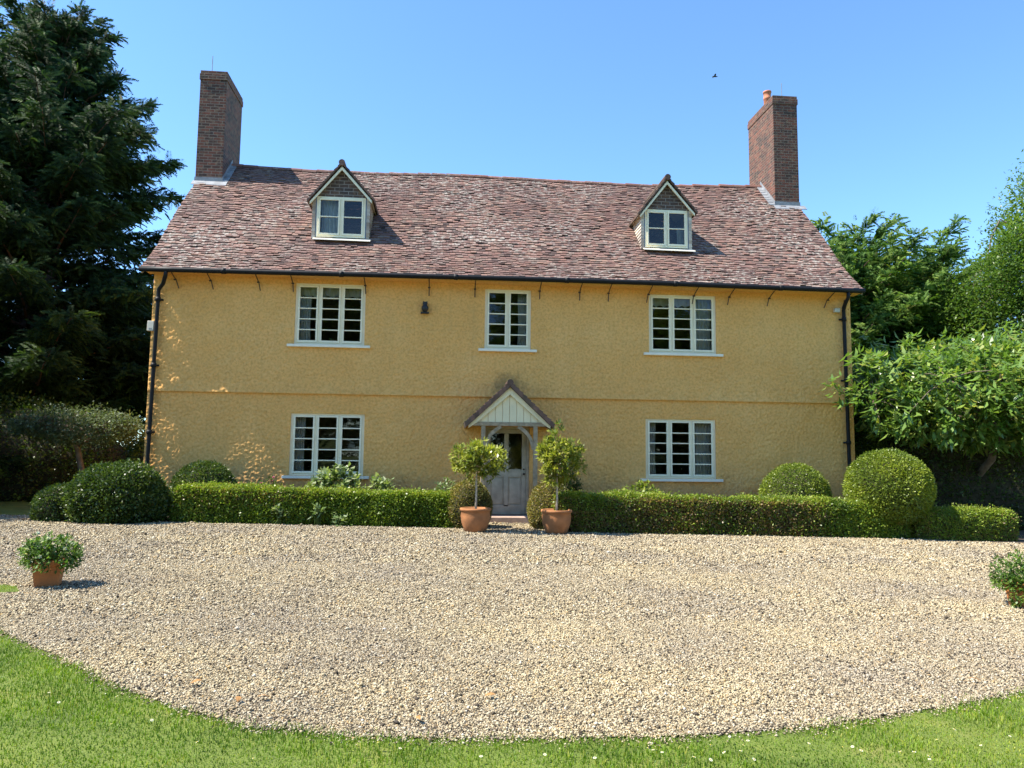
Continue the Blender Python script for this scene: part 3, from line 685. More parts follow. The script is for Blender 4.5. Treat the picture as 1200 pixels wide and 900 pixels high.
for a, b_ in ((dx0+st, xm-.055), (xm+.055, dx1-st)):
    mb = MB(); mb.box(a, b_, yd+.026, yd+.04, dz0+.24, lock)
    mb.box(a+.035, b_-.035, yd+.012, yd+.026, dz0+.275, lock-.035)
    mb.build('panel', MT['door'], door, bevel=.008)
    MB().add([(a-.004, yd+.02, lt-.004), (b_+.004, yd+.02, lt-.004), (b_+.004, yd+.021, dz1-.096), (a-.004, yd+.021, dz1-.096)], [(0, 1, 2, 3)]).build('glass', MT['glass'], door)
mb = MB(); mb.tube([(dx1-.06, yd, 1.14), (dx1-.06, yd-.045, 1.14)], .012, 8); mb.lathe([(0, -.03), (.022, -.022), (.03, 0), (.022, .022), (0, .03)], (dx1-.06, yd-.06, 1.14), 12)
mb.build('handle', MT['brass'], door, True)
MB().tube([(dx1-.06, yd, 1.26), (dx1-.06, yd-.01, 1.26)], .022, 10).build('keyhole', MT['brass'], door, True)

PX, PY = -.25, -.85
apz = 3.30; ez = 2.31; hw = 1.06
mb = MB(); sl = (apz-ez)/hw
mb = MB()
for k in range(10):
    xa = PX-.86+1.72*k/10; xb = PX-.86+1.72*(k+1)/10-.008
    f = lambda x: apz-.10-sl*abs(x-PX)
    if xa < PX < xb: mb.prism([(xa, 2.40), (xb, 2.40), (xb, f(xb)), (PX, f(PX)), (xa, f(xa))], PY+.0, PY+.03)
    else: mb.prism([(xa, 2.40), (xb, 2.40), (xb, max(2.41, f(xb))), (xa, max(2.41, f(xa)))], PY+.0, PY+.03)
porch = mb.build('porch', MT['creamboard'], house, bevel=.003)
mb = MB()
for s in (-1, 1):
    th = .125
    mb.prism([(PX, apz-.06), (PX+s*.99, apz-.06-sl*.99), (PX+s*.99, apz-.06-sl*.99-th*.55), (PX+s*.78, apz-.06-sl*.78-th), (PX, apz-.06-th*1.4)], PY-.055, PY-.02)
mb.build('bargeboard', MT['creamboard'], porch, bevel=.004)
mb = MB()
for s in (-1, 1):
    nrow = 11
    for r in range(nrow):
        xa = PX+s*hw*(1-r/nrow); xb = PX+s*hw*(1-min(nrow, r+1.25)/nrow); za = ez+(apz-ez)*r/nrow; zc = ez+(apz-ez)*min(nrow, r+1.25)/nrow; kk = 6
        for q in range(kk):
            ya = PY-.12+(-.005-PY+.12)*q/kk+random.uniform(-.006, .006); yb = PY-.12+(-.005-PY+.12)*(q+1)/kk-.004; up = .03+random.uniform(0, .012)
            mb.hexa([(xa, ya, za-.05), (xb, ya, zc-.05), (xb, yb, zc-.05), (xa, yb, za-.05), (xa+s*.03, ya, za+up+.045), (xb+s*.01, ya, zc+.05), (xb+s*.01, yb, zc+.05), (xa+s*.03, yb, za+up+.045)], random.random())
for q in range(4): mb.tube([(PX, PY-.13+.21*q, apz+.05), (PX, PY-.13+.21*(q+1), apz+.05)], .075 if q % 2 else .08, 10, random.random())
mb.build('porch_roof', MT['darktile'], porch)
MB().box(PX-.93, PX+.93, PY-.035, PY+.05, 2.305, 2.395).build('beam', MT['oldwood'], porch, bevel=.008)
for s in (-1, 1):
    xp = PX+s*.63
    MB().box(xp-.05, xp+.05, PY-.03, PY+.06, zg(xp)-.05, 2.304).build('post', MT['oldwood'], porch, bevel=.008)
    MB().box(xp-.04, xp+.04, PY+.061, -.012, 2.30, 2.38).build('rail', MT['oldwood'], porch, bevel=.006)
    mb = MB(); A = Vector((xp-s*.045, PY+.0, 1.75)); B = Vector((xp-s*.42, PY+.0, 2.30)); K = 7; pts = []
    for k in range(K+1):
        t = k/K; c_ = A.lerp(B, t)+Vector((s*.07*math.sin(math.pi*t), 0, .05*math.sin(math.pi*t))); pts.append(c_)
    for k in range(K):
        a_, b_ = pts[k], pts[k+1]; d_ = (b_-a_).normalized(); n_ = Vector((-d_.z, 0, d_.x))*.042
        mb.hexa([a_-n_+Vector((0, -.025, 0)), a_+n_+Vector((0, -.025, 0)), a_+n_+Vector((0, .025, 0)), a_-n_+Vector((0, .025, 0)), b_-n_+Vector((0, -.025, 0)), b_+n_+Vector((0, -.025, 0)), b_+n_+Vector((0, .025, 0)), b_-n_+Vector((0, .025, 0))])
    mb.build('brace', MT['oldwood'], porch)
MB().box(PX-.62, PX+.62, -.55, .3, -.15, .118).build('doorstep', MT['step'], house, bevel=.015)

# =================================================================== things on and in the house
def curtain(x0, x1, z0, z1, y, label, mt='curtain', folds=5, scallop=False):
    nx_, nz_ = 40, 8; V = []
    for j in range(nz_+1):
        for i in range(nx_+1):
            u = i/nx_; t = j/nz_
            zlo = z0+(.06*abs(math.sin(u*math.pi*folds)) if scallop else 0)
            gather = 1-(.12*math.sin(math.pi*min(1, t*1.2)) if not scallop else 0)
            xx = x0+(x1-x0)*(.5+(u-.5)*gather)
            V.append((xx, y+.028*math.sin(u*2*math.pi*folds+.6*math.sin(t*3)), zlo+(z1-zlo)*t))
    F = [(j*(nx_+1)+i, j*(nx_+1)+i+1, (j+1)*(nx_+1)+i+1, (j+1)*(nx_+1)+i) for j in range(nz_) for i in range(nx_)]
    o = np_mesh('valance' if scallop else 'curtain', V, F, MT[mt], None, None, True)
    s = o.modifiers.new('cloth', 'SOLIDIFY'); s.thickness = .006
    tag(o, label, 'valance' if scallop else 'curtain', 'valances behind the upper windows' if scallop else 'curtains hanging behind the windows')
curtain(-5.52, -5.20, 4.32, 5.80, .24, 'white curtain at the left of the upper left window')
curtain(.03, .31, 4.32, 5.80, .24, 'pale patterned curtain in the narrow window above the porch')
curtain(4.66, 5.19, 4.32, 5.80, .24, 'pleated grey curtain at the right of the upper right window')
curtain(4.66, 5.13, 1.09, 2.55, .24, 'blue grey curtain at the right of the lower right window')
curtain(3.37, 3.66, 1.09, 2.55, .24, 'white curtain at the left of the lower right window')
curtain(-5.52, -5.24, 1.09, 2.55, .24, 'dim curtain at the left of the lower left window')
curtain(-5.20, -4.68, 7.30, 8.42, 1.08, 'white net curtain in the window of the left dormer')
curtain(4.55, 4.80, 7.35, 8.0, 1.08, 'short pale curtain in the window of the right dormer')
curtain(-5.5, -3.9, 5.50, 5.80, .19, 'beige scalloped valance across the upper left window', 'beigecloth', 8, True)
curtain(3.48, 4.66, 5.52, 5.80, .19, 'beige scalloped valance across the upper right window', 'beigecloth', 6, True)

e = empty('owl_ornament', at(498, 367, 1, -.03)); tag(e, 'small black metal owl perched on a bar on the yellow wall', 'ornament')
ox, oy, oz = e.location
mb = MB(); mb.lathe([(0, .02), (.05, .03), (.085, .09), (.085, .14), (.06, .19), (.05, .205), (.062, .23), (.058, .262), (.03, .28), (0, .283)], (ox, oy-.05, oz), 14)
mb.add([(ox-.06, oy-.05, oz+.25), (ox-.02, oy-.05, oz+.275), (ox-.05, oy-.05, oz+.31), (ox-.045, oy-.03, oz+.26)], [(0, 1, 2), (0, 2, 3), (1, 3, 2)])
mb.add([(ox+.06, oy-.05, oz+.25), (ox+.02, oy-.05, oz+.275), (ox+.05, oy-.05, oz+.31), (ox+.045, oy-.03, oz+.26)], [(1, 0, 2), (2, 0, 3), (3, 1, 2)])
mb.build('owl_body', MT['black'], e, True)
MB().box(ox-.105, ox+.105, oy-.07, oy+.03, oz-.015, oz+.02).build('perch', MT['black'], e, bevel=.004)
e = empty('alarm_box', (-8.97, -.03, 4.52)); tag(e, 'off white burglar alarm box on the left corner of the yellow wall', 'alarm')
MB().hexa([(-9.05, -.10, 4.52), (-8.89, -.10, 4.52), (-8.89, -.012, 4.52), (-9.05, -.012, 4.52), (-9.05, -.08, 4.77), (-8.89, -.08, 4.77), (-8.89, -.012, 4.77), (-9.05, -.012, 4.77)]).build('box_cover', MT['plastic'], e, bevel=.012)
MB().box(-9.0, -8.94, -.106, -.094, 4.56, 4.59).build('lens', MT['lead'], e)
e = empty('security_light', (8.5, -.03, 5.48)); tag(e, 'small grey sensor lamp under the gutter at the right of the wall', 'lamp')
MB().box(8.43, 8.58, -.13, -.04, 5.48, 5.59).build('lamp_housing', MT['plastic'], e, bevel=.01)
MB().box(8.48, 8.53, -.04, -.012, 5.52, 5.56).build('mount', MT['lead'], e)
e = empty('windowsill_plant', (-4.68, .2, 4.33)); tag(e, 'small leafy plant in a green pot inside the upper left window', 'plant')
MB().lathe([(0, 0), (.05, 0), (.06, .09), (.05, .09), (.045, .07), (0, .07)], (-4.68, .2, 4.33), 14).build('pot', plain('green_glaze', (.06, .25, .16), .3), e, True)
P = np.tile([(-4.68, .2, 4.40)], (26, 1)); D = rvec(26); D[:, 2] = np.abs(D[:, 2])+.3
leaves('foliage', P, D, rng.uniform(.08, .15, 26), .03, MT['hydrangea'], e)

# =================================================================== planting
def shell_box(n, x0, x1, y0, y1, z0, z1, rnd, fac=(1, 1, 1, 1, 1)):
    """points + outward normals on front, top, left, right, rear of a box with rounded arrises"""
    A = np.array([(x1-x0)*(z1-z0), (x1-x0)*(y1-y0), (y1-y0)*(z1-z0), (y1-y0)*(z1-z0), (x1-x0)*(z1-z0)])*np.array(fac); k = rng.choice(5, n, p=A/A.sum())
    a = rng.random(n); b = rng.random(n); P = np.zeros((n, 3)); N = np.zeros((n, 3))
    X = x0+(x1-x0)*a; Yv = y0+(y1-y0)*b; Z = z0+(z1-z0)*b
    Yb = y0+(y1-y0)*a
    for i, (px, py, pz, nn) in enumerate(((X, y0+0*a, Z, (0, -1, 0)), (X, Yv, z1+0*a, (0, 0, 1)), (x0+0*a, Yb, Z, (-1, 0, 0)), (x1+0*a, Yb, Z, (1, 0, 0)), (X, y1+0*a, Z, (0, 1, 0)))):
        s = k == i; P[s] = np.stack([px, py, pz], 1)[s]; N[s] = nn
    # pull to rounded box
    c = np.clip(P, [x0+rnd, y0+rnd, z0-9], [x1-rnd, y1-rnd, z1-rnd]); d = P-c; l = np.linalg.norm(d, axis=1, keepdims=True)
    P2 = c+unit(d)*np.minimum(l, rnd); N = unit(N*.4+unit(d))
    return P2, N
def hedge(name, x0, x1, y0, y1, zt, label, mt, n, seed, cat='hedge', rnd=.12, size=.04, group=None, lump_a=.075, tilt=0, brown=.25):
    xm = (x0+x1)/2; e = empty(name, (xm, (y0+y1)/2, zg(xm))); tag(e, label, cat, group)
    P, N = shell_box(n, x0, x1, y0, y1, 0, zt, rnd); lf = lump(seed, 8, (1.2, 7)); P = P+N*(lf(P)*lump_a)[:, None]+rng.normal(0, .018, P.shape)
    st = rng.random(n) < .03; P[st] += N[st]*rng.uniform(.02, .10, (st.sum(), 1))
    P[:, 2] += zg(P[:, 0])+lump(seed+1, 5, (.6, 1.6))(P)*.03+tilt*(P[:, 0]-xm)
    D = unit(N*.7+rvec(n)*.9); s = rng.uniform(.7, 1.35, n)*size
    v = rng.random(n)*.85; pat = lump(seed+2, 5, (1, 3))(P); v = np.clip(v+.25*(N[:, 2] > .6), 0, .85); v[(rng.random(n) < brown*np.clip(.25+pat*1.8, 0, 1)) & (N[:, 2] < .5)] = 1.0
    leaves('foliage', P, D, s, s*.6, mt, e, v)
    # twiggy interior
    k = 24; mb = MB(); ins = .07
    for i in range(k):
        a = x0+ins+(x1-x0-2*ins)*i/k; b = x0+ins+(x1-x0-2*ins)*(i+1)/k
        za, zb = zg(a)+tilt*(a-xm), zg(b)+tilt*(b-xm)
        V = [(a, y0+ins, za), (b, y0+ins, zb), (b, y1-ins, zb), (a, y1-ins, za), (a, y0+ins+.04, za+zt-ins-.02), (b, y0+ins+.04, zb+zt-ins-.02), (b, y1-ins-.04, zb+zt-ins-.02), (a, y1-ins-.04, za+zt-ins-.02)]
        F = [(0, 1, 5, 4), (4, 5, 6, 7), (2, 3, 7, 6)]
        if i == 0: F.append((3, 0, 4, 7))
        if i == k-1: F.append((1, 2, 6, 5))
        mb.add(V, F)
    mb.build('twigs', MT['twig'], e); return e
def ball(name, c, rx, ry, rz, label, mt, n, seed, cat='shrub', size=.045, lump_a=.04, rough=.02, flat=0, group=None, cut=-.95, patch=0.0):
    zb = zg(c[0]); e = empty(name, (c[0], c[1], zb)); tag(e, label, cat, group)
    U = rvec(n); U = U[U[:, 2] > cut]; n = len(U); lf = lump(seed, 8, (1.5, 6))
    r = 1+lump_a*lf(U*1.7)*2+rng.normal(0, rough, n); N = unit(U/np.array([rx, ry, rz]))
    P = np.array(c)+U*np.array([rx, ry, rz])*r[:, None]; k = P[:, 2] > zb; P = P[k]; N = N[k]; n = len(P)
    D = unit(N*.7+rvec(n)*.95); s = rng.uniform(.7, 1.35, n)*size; v = rng.random(n)*.9
    if patch: q = lump(seed+4, 5, (1.5, 3.5))(P); v[(q > .15) & (rng.random(n) < patch)] = 1
    leaves('foliage', P, D, s, s*.55, mt, e, v)
    mb = MB(); K, J = 20, 12; V = []; F = []
    for j in range(J+1):
        th = math.pi*j/J
        for i in range(K):
            a = 2*math.pi*i/K; u = np.array([[math.sin(th)*math.cos(a), math.sin(th)*math.sin(a), math.cos(th)]]); rr = .9*(1+lump_a*2*float(lf(u*1.7)[0]))
            q = np.array(c)+u[0]*np.array([rx, ry, rz])*rr; V.append((q[0], q[1], max(q[2], zb-.02)))
    for j in range(J):
        for i in range(K): F.append((j*K+i, (j+1)*K+i, (j+1)*K+(i+1) % K, j*K+(i+1) % K))
    mb.add(V, F).build('twigs', MT['twig'], e, True); return e

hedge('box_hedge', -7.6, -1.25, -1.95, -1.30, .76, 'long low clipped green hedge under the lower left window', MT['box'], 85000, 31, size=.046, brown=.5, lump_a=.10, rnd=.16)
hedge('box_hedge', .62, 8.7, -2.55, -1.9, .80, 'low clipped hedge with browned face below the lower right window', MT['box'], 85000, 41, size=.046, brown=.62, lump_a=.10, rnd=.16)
ball('hedge_end', (-1.24, -1.72, .42), .52, .52, .62, 'brownish rounded hedge end left of the door behind the smaller bay tree', MT['boxbrown'], 15000, 51, 'hedge', .04, .05, group=None)
ball('hedge_end', (.62, -1.75, .40), .50, .5, .62, 'straw coloured rounded hedge end right of the door beside the fuller bay tree', MT['boxbrown'], 14000, 52, 'hedge', .04, .05)
p = at(931, 575, 1, -.95)
ball('topiary_dome', (p[0], -.95, .62), .80, .75, .83, 'smaller clipped green dome behind the right hedge against the wall', MT['topiary'], 26000, 61, size=.042, lump_a=.03, rough=.03)
p = at(1041, 575, 1, -2.1)
ball('topiary_ball', (p[0], -2.1, p[2]+.06), .91, .90, .86, 'large clipped green ball at the right end of the hedge', MT['topiary'], 42000, 62, size=.045, lump_a=.032, rough=.024)
p = at(1130, 600, 1, -2.2)
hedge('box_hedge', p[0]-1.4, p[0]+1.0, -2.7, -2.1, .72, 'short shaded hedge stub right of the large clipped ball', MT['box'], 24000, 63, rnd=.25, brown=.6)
p = at(138, 572, 1, -1.9)
ball('rounded_bush', (p[0]+.03, -1.9, .50), .92, .85, .80, 'big rounded dark bush at the left end of the long hedge', MT['bush'], 34000, 71, size=.06, lump_a=.08, rough=.06)
p = at(72, 590, 1, -1.9)
ball('small_bush', (p[0], -1.95, .36), .48, .5, .50, 'small dark bush left of the big rounded bush', MT['bush'], 9000, 72, size=.05, lump_a=.07, rough=.05)
p = at(240, 560, 1, -.8)
ball('dome_bush', (p[0], -.8, .62), .72, .6, .72, 'dark green dome bush between the long hedge and the left of the wall', MT['bush'], 17000, 73, size=.05, lump_a=.04, rough=.03)

# --- leafy plants by clusters of shoots
def rosettes(C, k, L, W, droop, updir, spread=.06):
    """k leaves around each shoot tip"""
    n = len(C); P = np.repeat(C, k, 0)+rng.normal(0, spread, (n*k, 3)); D = rvec(n*k); ax = np.repeat(updir, k, 0)
    D = unit(D+ax*.7); D[:, 2] -= droop; D = unit(D)
    S = np.cross(D, np.array([0, 0, 1.])+rng.normal(0, .25, D.shape)); S = np.cross(S, D)
    s = rng.uniform(.7, 1.25, n*k); return P, D, s*L, s*W, S
def tree(name, base, label, cat, mt, bark, h0, crown, ncl, k, L, W, seed, droop=.3, trunk_r=.2, limbs=7, spread=.22, shell=.55, group=None, lumpa=.22, branches=True, zmin=None, cut=None):
    """crown: (cx,cy,cz,rx,ry,rz) ellipsoid; leaf clusters gather towards the lumpy outer shell"""
    e = empty(name, base); tag(e, label, cat, group); r = np.random.default_rng(seed)
    c = np.array(crown[:3]); R3 = np.array(crown[3:]); lf = lump(seed, 9, (1.4, 5))
    U = unit(r.normal(size=(ncl, 3))); rad = (shell+(1-shell)*r.random(ncl)**.7)*(1+lumpa*2*lf(U*1.6)); C = c+U*R3*rad[:, None]
    if zmin is not None: ok = C[:, 2] > zmin; C = C[ok]; U = U[ok]
    if cut is not None: ok = cut(C); C = C[ok]; U = U[ok]
    up = unit(U*.8+np.array([0, 0, .5])); P, D, l, w, S = rosettes(C, k, L, W, droop, up, spread)
    leaves('crown', P, D, l, w, mt, e, np.clip(np.repeat(r.random(len(C)), k)*.5+rng.random(len(P))*.5, 0, 1), S)
    mb = MB(); b0 = Vector(base); top = Vector((c[0], c[1], base[2]+h0)); tip = Vector((c[0], c[1], c[2]+R3[2]*.4)); lim = []
    mb.tube([b0+Vector((0, 0, -.1)), b0.lerp(top, .15), b0.lerp(top, .55)+Vector((r.uniform(-.08, .08), 0, 0)), top, top.lerp(tip, .5)+Vector((r.uniform(-.2, .2), r.uniform(-.2, .2), 0)), tip], [trunk_r*1.35, trunk_r, trunk_r*.85, trunk_r*.75, trunk_r*.45, trunk_r*.15], 10)
    nodes = []
    for i in range(limbs):
        t = r.uniform(0, .9); s = top.lerp(tip, t); a = 2*math.pi*(i/limbs)+r.uniform(-.4, .4)
        epos = Vector((c[0]+math.cos(a)*R3[0]*.75, c[1]+math.sin(a)*R3[1]*.75, c[2]+R3[2]*r.uniform(-.3, .75))); pts = [s.lerp(epos, q)+Vector((0, 0, .12*R3[2]*math.sin(math.pi*q))) for q in (0, .33, .66, 1)]
        mb.tube(pts, [trunk_r*.5, trunk_r*.35, trunk_r*.22, trunk_r*.08], 7); nodes += pts[1:]
    nodes.append(top); nodes.append(tip); NN = np.array([tuple(q) for q in nodes])
    if branches:
        for q in C[:: max(1, len(C)//260)]:
            j = int(np.argmin(((NN-q)**2).sum(1))); a_ = Vector(NN[j]); b_ = Vector(q); mid = a_.lerp(b_, .5)+Vector((r.uniform(-.1, .1), r.uniform(-.1, .1), r.uniform(0, .15)))
            mb.tube([a_, mid, b_], [trunk_r*.13, trunk_r*.09, trunk_r*.04], 5, cap=False)
    mb.build('trunk', bark, e, True); return e

def conifer(name, base, H, Rmax, label, cat, mt, bark, seed, nb=120, hmin=.5, prof=lambda t: (1-t)**.75, rise=.25, droop=.35, sp=30, L=.42, group=None, trunk_r=.35, keep=None, leafw=.04, tipv=.35, var=(.72, 1.12)):
    """boughs leave the trunk all the way up; every bough carries flat drooping sprays of needles"""
    r = np.random.default_rng(seed); e = empty(name, base); tag(e, label, cat, group); b0 = np.array(base, float); mb = MB()
    lean = r.uniform(-.03, .03, 2)*H
    mb.tube([b0+np.array([0, 0, -.1]), b0+np.array([lean[0]*.2, 0, H*.3]), b0+np.array([lean[0]*.6, lean[1]*.6, H*.65]), b0+np.array([lean[0], lean[1], H*.97])], [trunk_r*1.3, trunk_r*.9, trunk_r*.55, .03], 9)
    SO = []; SD = []; SL = []; SV = []
    for i in range(nb):
        t = (i+.5)/nb; t = t**.9; z = hmin+(H-hmin)*t; a = i*2.39996+r.uniform(-.35, .35); ln = max(.5, Rmax*prof(t)*r.uniform(*var))
        d = np.array([math.cos(a), math.sin(a), rise+.9*t**3+r.uniform(-.22, .22)]); o = b0+np.array([lean[0]*t, lean[1]*t, z]); K = 6; pts = []
        for k in range(K+1):
            q = k/K; pts.append(o+d*ln*q+np.array([0, 0, -droop*ln*.35*q*q])+r.normal(0, .04, 3)*q)
        pts = np.array(pts)
        if keep is not None and not keep(pts[-1]): continue
        mb.tube(pts, [max(.012, trunk_r*.2*(1-q/K)*(.4+.6*(1-t))) for q in range(K+1)], 5, cap=False)
        ns = max(6, int(sp*ln/Rmax*1.3)); side = np.cross(d, (0, 0, 1)); side /= np.linalg.norm(side)
        for s in range(ns):
            q = r.uniform(.22, 1)**.8*K; j = min(K-1, int(q)); p_ = pts[j]+(pts[j+1]-pts[j])*(q-j); f = q/K; sgn = r.choice((-1, 1)); bl = ln*.30*(1.15-f)*r.uniform(.5, 1.3)+.25
            bd = unit(d*r.uniform(.3, 1)+side*sgn*r.uniform(.3, 1.1)+np.array([0, 0, r.uniform(-.25, .3)])); m_ = max(2, int(bl/.22))
            for w_ in range(m_):
                u = (w_+r.random())/m_; pp = p_+bd*bl*u+np.array([0, 0, -droop*.5*bl*u*u]); dd = unit(bd+r.normal(0, .45, 3)+np.array([0, 0, -droop*.5*u]))
                SO.append(pp); SD.append(dd); SL.append(L*r.uniform(.6, 1.3)); SV.append(np.clip(r.normal(.35, .2)+tipv*(f > .8)*(u > .5), 0, 1))
        for w_ in range(5): SO.append(pts[-1]-(pts[-1]-pts[-2])*r.random()); SD.append(unit(d+r.normal(0, .3, 3))); SL.append(L*1.2); SV.append(np.clip(r.normal(.55, .2), 0, 1))
    SO = np.array(SO); SD = np.array(SD); SL = np.array(SL); SV = np.array(SV); n = len(SO); kk = 9
    side = unit(np.cross(SD, np.array([0, 0, 1.])+r.normal(0, .35, (n, 3)))); tt = np.linspace(.05, .95, kk); P = []; D = []; LL = []; VV = []; S = []
    nrm = np.cross(side, SD)
    for j, t in enumerate(tt):
        for s in (-1, 1):
            P.append(SO+SD*(SL*t)[:, None]+np.array([0, 0, -1])*(SL*t*t*.25)[:, None]); D.append(unit(SD*.75+side*s+np.array([0, 0, -.25])+r.normal(0, .12, (n, 3)))); LL.append(SL*(.42-.22*t)); VV.append(np.clip(SV+r.normal(0, .1, n), 0, 1)); S.append(nrm)
    P = np.concatenate(P); D = np.concatenate(D); LL = np.concatenate(LL)
    leaves('crown', P, D, LL, leafw*(.7+.6*rng.random(len(P))), mt, e, np.concatenate(VV), np.cross(np.concatenate(S), D), .03)
    mb.build('trunk', bark, e, True); return e

# great yew behind the left gable
yewp = lambda t: np.interp(t, [0, .08, .25, .5, .75, .9, 1], [.85, .98, 1.0, .84, .50, .28, .12])
b_ = at(40, 500, 1, 8.5)
conifer('yew_tree', (-16.3, 8.5, zg(-16)), 16.3, 5.7, 'huge dark yew tree rising left of the house', 'tree', MT['yew'], MT['yewbark'], 101, nb=400, hmin=.6, prof=yewp, var=(.42, 1.22), keep=lambda q: q[0] < -11.3 or q[2] < 7.5, rise=.45, droop=.55, sp=80, L=.36, trunk_r=.5, leafw=.045)
conifer('yew_tree', (-16.6, -.5, zg(-16.6)), 8.4, 4.4, 'dark lower yew at the left edge beside the gravel', 'tree', MT['yew'], MT['yewbark'], 102, nb=110, hmin=.3, prof=lambda t: np.interp(t, [0, .3, .7, 1], [.9, 1, .6, .05]), rise=.1, droop=.4, sp=50, L=.38, leafw=.05)
# clipped umbrella shrub with a bare trunk
p = at(92, 508, 1, 1.2)
tree('umbrella_shrub', (p[0]+.2, 1.2, zg(p[0])), 'flat topped grey green clipped shrub on bare stems left of the house', 'shrub', MT['greybush'], MT['bark'], 1.5, (p[0], 1.2, 2.22, 1.6, 1.0, .36), 1300, 8, .085, .045, 111, .25, .09, 8, .10, .7, lumpa=.10)
# leafy mass added as dark backdrop under the yew, and a gable shrub
ball('shade_backdrop', (-14.2, 4.2, 1.0), 3.6, 1.4, 1.9, 'dark leafy mass added as a backdrop for the shade under the big yew', MT['bush'], 30000, 121, 'hedge', .09, .08, .05)
ball('laurel_bush', (-9.9, 4.6, .9), 1.0, 1.6, 1.5, 'dark shrub close against the left gable wall', MT['bush'], 14000, 122, size=.09, lump_a=.08, rough=.06)

# right hand side
conifer('conifer_tree', (12.3, 9.0, zg(12.3)), 8.4, 4.8, 'dark feathery conifer behind the right gable', 'tree', MT['conifer'], MT['yewbark'], 131, nb=170, hmin=.5, prof=lambda t: np.interp(t, [0, .4, .75, .93, 1], [.95, 1, .82, .5, .25]), rise=.4, droop=.2, sp=60, L=.36, leafw=.05, tipv=.35)
conifer('conifer_tree', (16.6, 9.5, zg(16.6)), 8.5, 4.6, 'rounder mid green conifer behind the laurel', 'tree', MT['conifer'], MT['yewbark'], 132, nb=160, hmin=.5, prof=lambda t: np.interp(t, [0, .4, .75, .93, 1], [.95, 1, .85, .55, .25]), rise=.4, droop=.2, sp=56, L=.36, leafw=.055, tipv=.35)
p = at(1215, 300, 1, 4.0)
tree('broadleaf_tree', (p[0]+.6, 4.0, zg(p[0])), 'tall airy light green tree at the right edge of the garden', 'tree', MT['decid'], MT['bark'], 2.6, (p[0]+1.1, 4.0, 6.5, 3.3, 3.0, 5.0), 4800, 20, .13, .065, 141, .25, .2, 9, .24, .5, lumpa=.22)
# bright laurel overhanging the topiary
p = at(1110, 460, 1, -.6)
tree('cherry_laurel', (12.6, 2.2, zg(12.6)), 'spreading glossy laurel with long bright leaves above the topiary ball', 'shrub', MT['laurel'], MT['bark'], 1.9, (12.6, -.2, 3.3, 4.4, 2.3, 1.65), 1750, 11, .26, .085, 151, .5, .13, 9, .08, .4, lumpa=.34, cut=lambda C: (C[:, 2] > 2.0) & ~((C[:, 0] < 9.4) & (C[:, 1] > -.4)))
ball('shade_backdrop', (13.6, 1.2, .9), 4.4, 1.1, 2.2, 'dark leafy mass added to fill the deep shade underneath the spreading laurel', MT['bush'], 30000, 123, 'hedge', .09, .08, .05)  # added foliage that stands in for the dark hollow below the laurel

# --- bay standards in round terracotta pots
def bay(px, base_y, c_px, rx, rz, label, n, seed, lab2):
    g = at(px, 620, 1, base_y); x = g[0]; z = zg(x); e = empty('bay_tree', (x, base_y, z)); tag(e, label, 'potted tree', 'standard bay trees flanking the porch')
    MB().lathe([(0, .0), (.20, .0), (.235, .04), (.295, .20), (.315, .34), (.305, .43), (.315, .44), (.335, .455), (.335, .495), (.32, .505), (.29, .50), (.285, .42), (.0, .42)], (x, base_y, z), 32).build('pot', MT['terracotta'], e, True)
    MB().lathe([(0, .435), (.284, .43)], (x, base_y, z), 20).build('soil', MT['potsoil'], e)
    cc = at(c_px[0], c_px[1], 1, base_y); r = np.random.default_rng(seed)
    mb = MB(); mb.tube([(x, base_y, z+.40), (x+.01, base_y, z+.7), (x+(cc[0]-x)*.3, base_y, z+1.1), (cc[0], base_y, cc[2]-.1)], [.024, .022, .02, .014], 8)
    lf = lump(seed, 8, (1.4, 4)); U = rvec(n); rad = (.35+.65*rng.random(n)**.6)*(1+.7*lf(U*1.6)); C = cc+U*np.array([rx, rx*.9, rz])*rad[:, None]
    for q in C[:26]: mb.tube([(cc[0], base_y, cc[2]-.15), tuple((np.array([cc[0], base_y, cc[2]-.12])+q)/2+np.array([0, 0, -.02])), tuple(q)], [.011, .008, .004], 5, cap=False)
    mb.build('stem', MT['palestem'], e, True)
    P, D, l, w_, S = rosettes(C, 10, .125, .046, .05, unit(U+np.array([0, 0, .5])), .02)
    leaves('crown', P, D, l, w_, MT['bay'], e, np.clip(np.repeat(rng.random(n), 10)*.5+rng.random(len(P))*.5, 0, 1), S); return e
bay(557, -2.75, (560, 537), .60, .42, 'bay tree with a flatter crown in a terracotta pot left of the porch', 190, 161, '')
bay(652, -2.75, (654, 536), .50, .53, 'bay tree with a taller crown in a terracotta pot right of the porch', 250, 165, '')

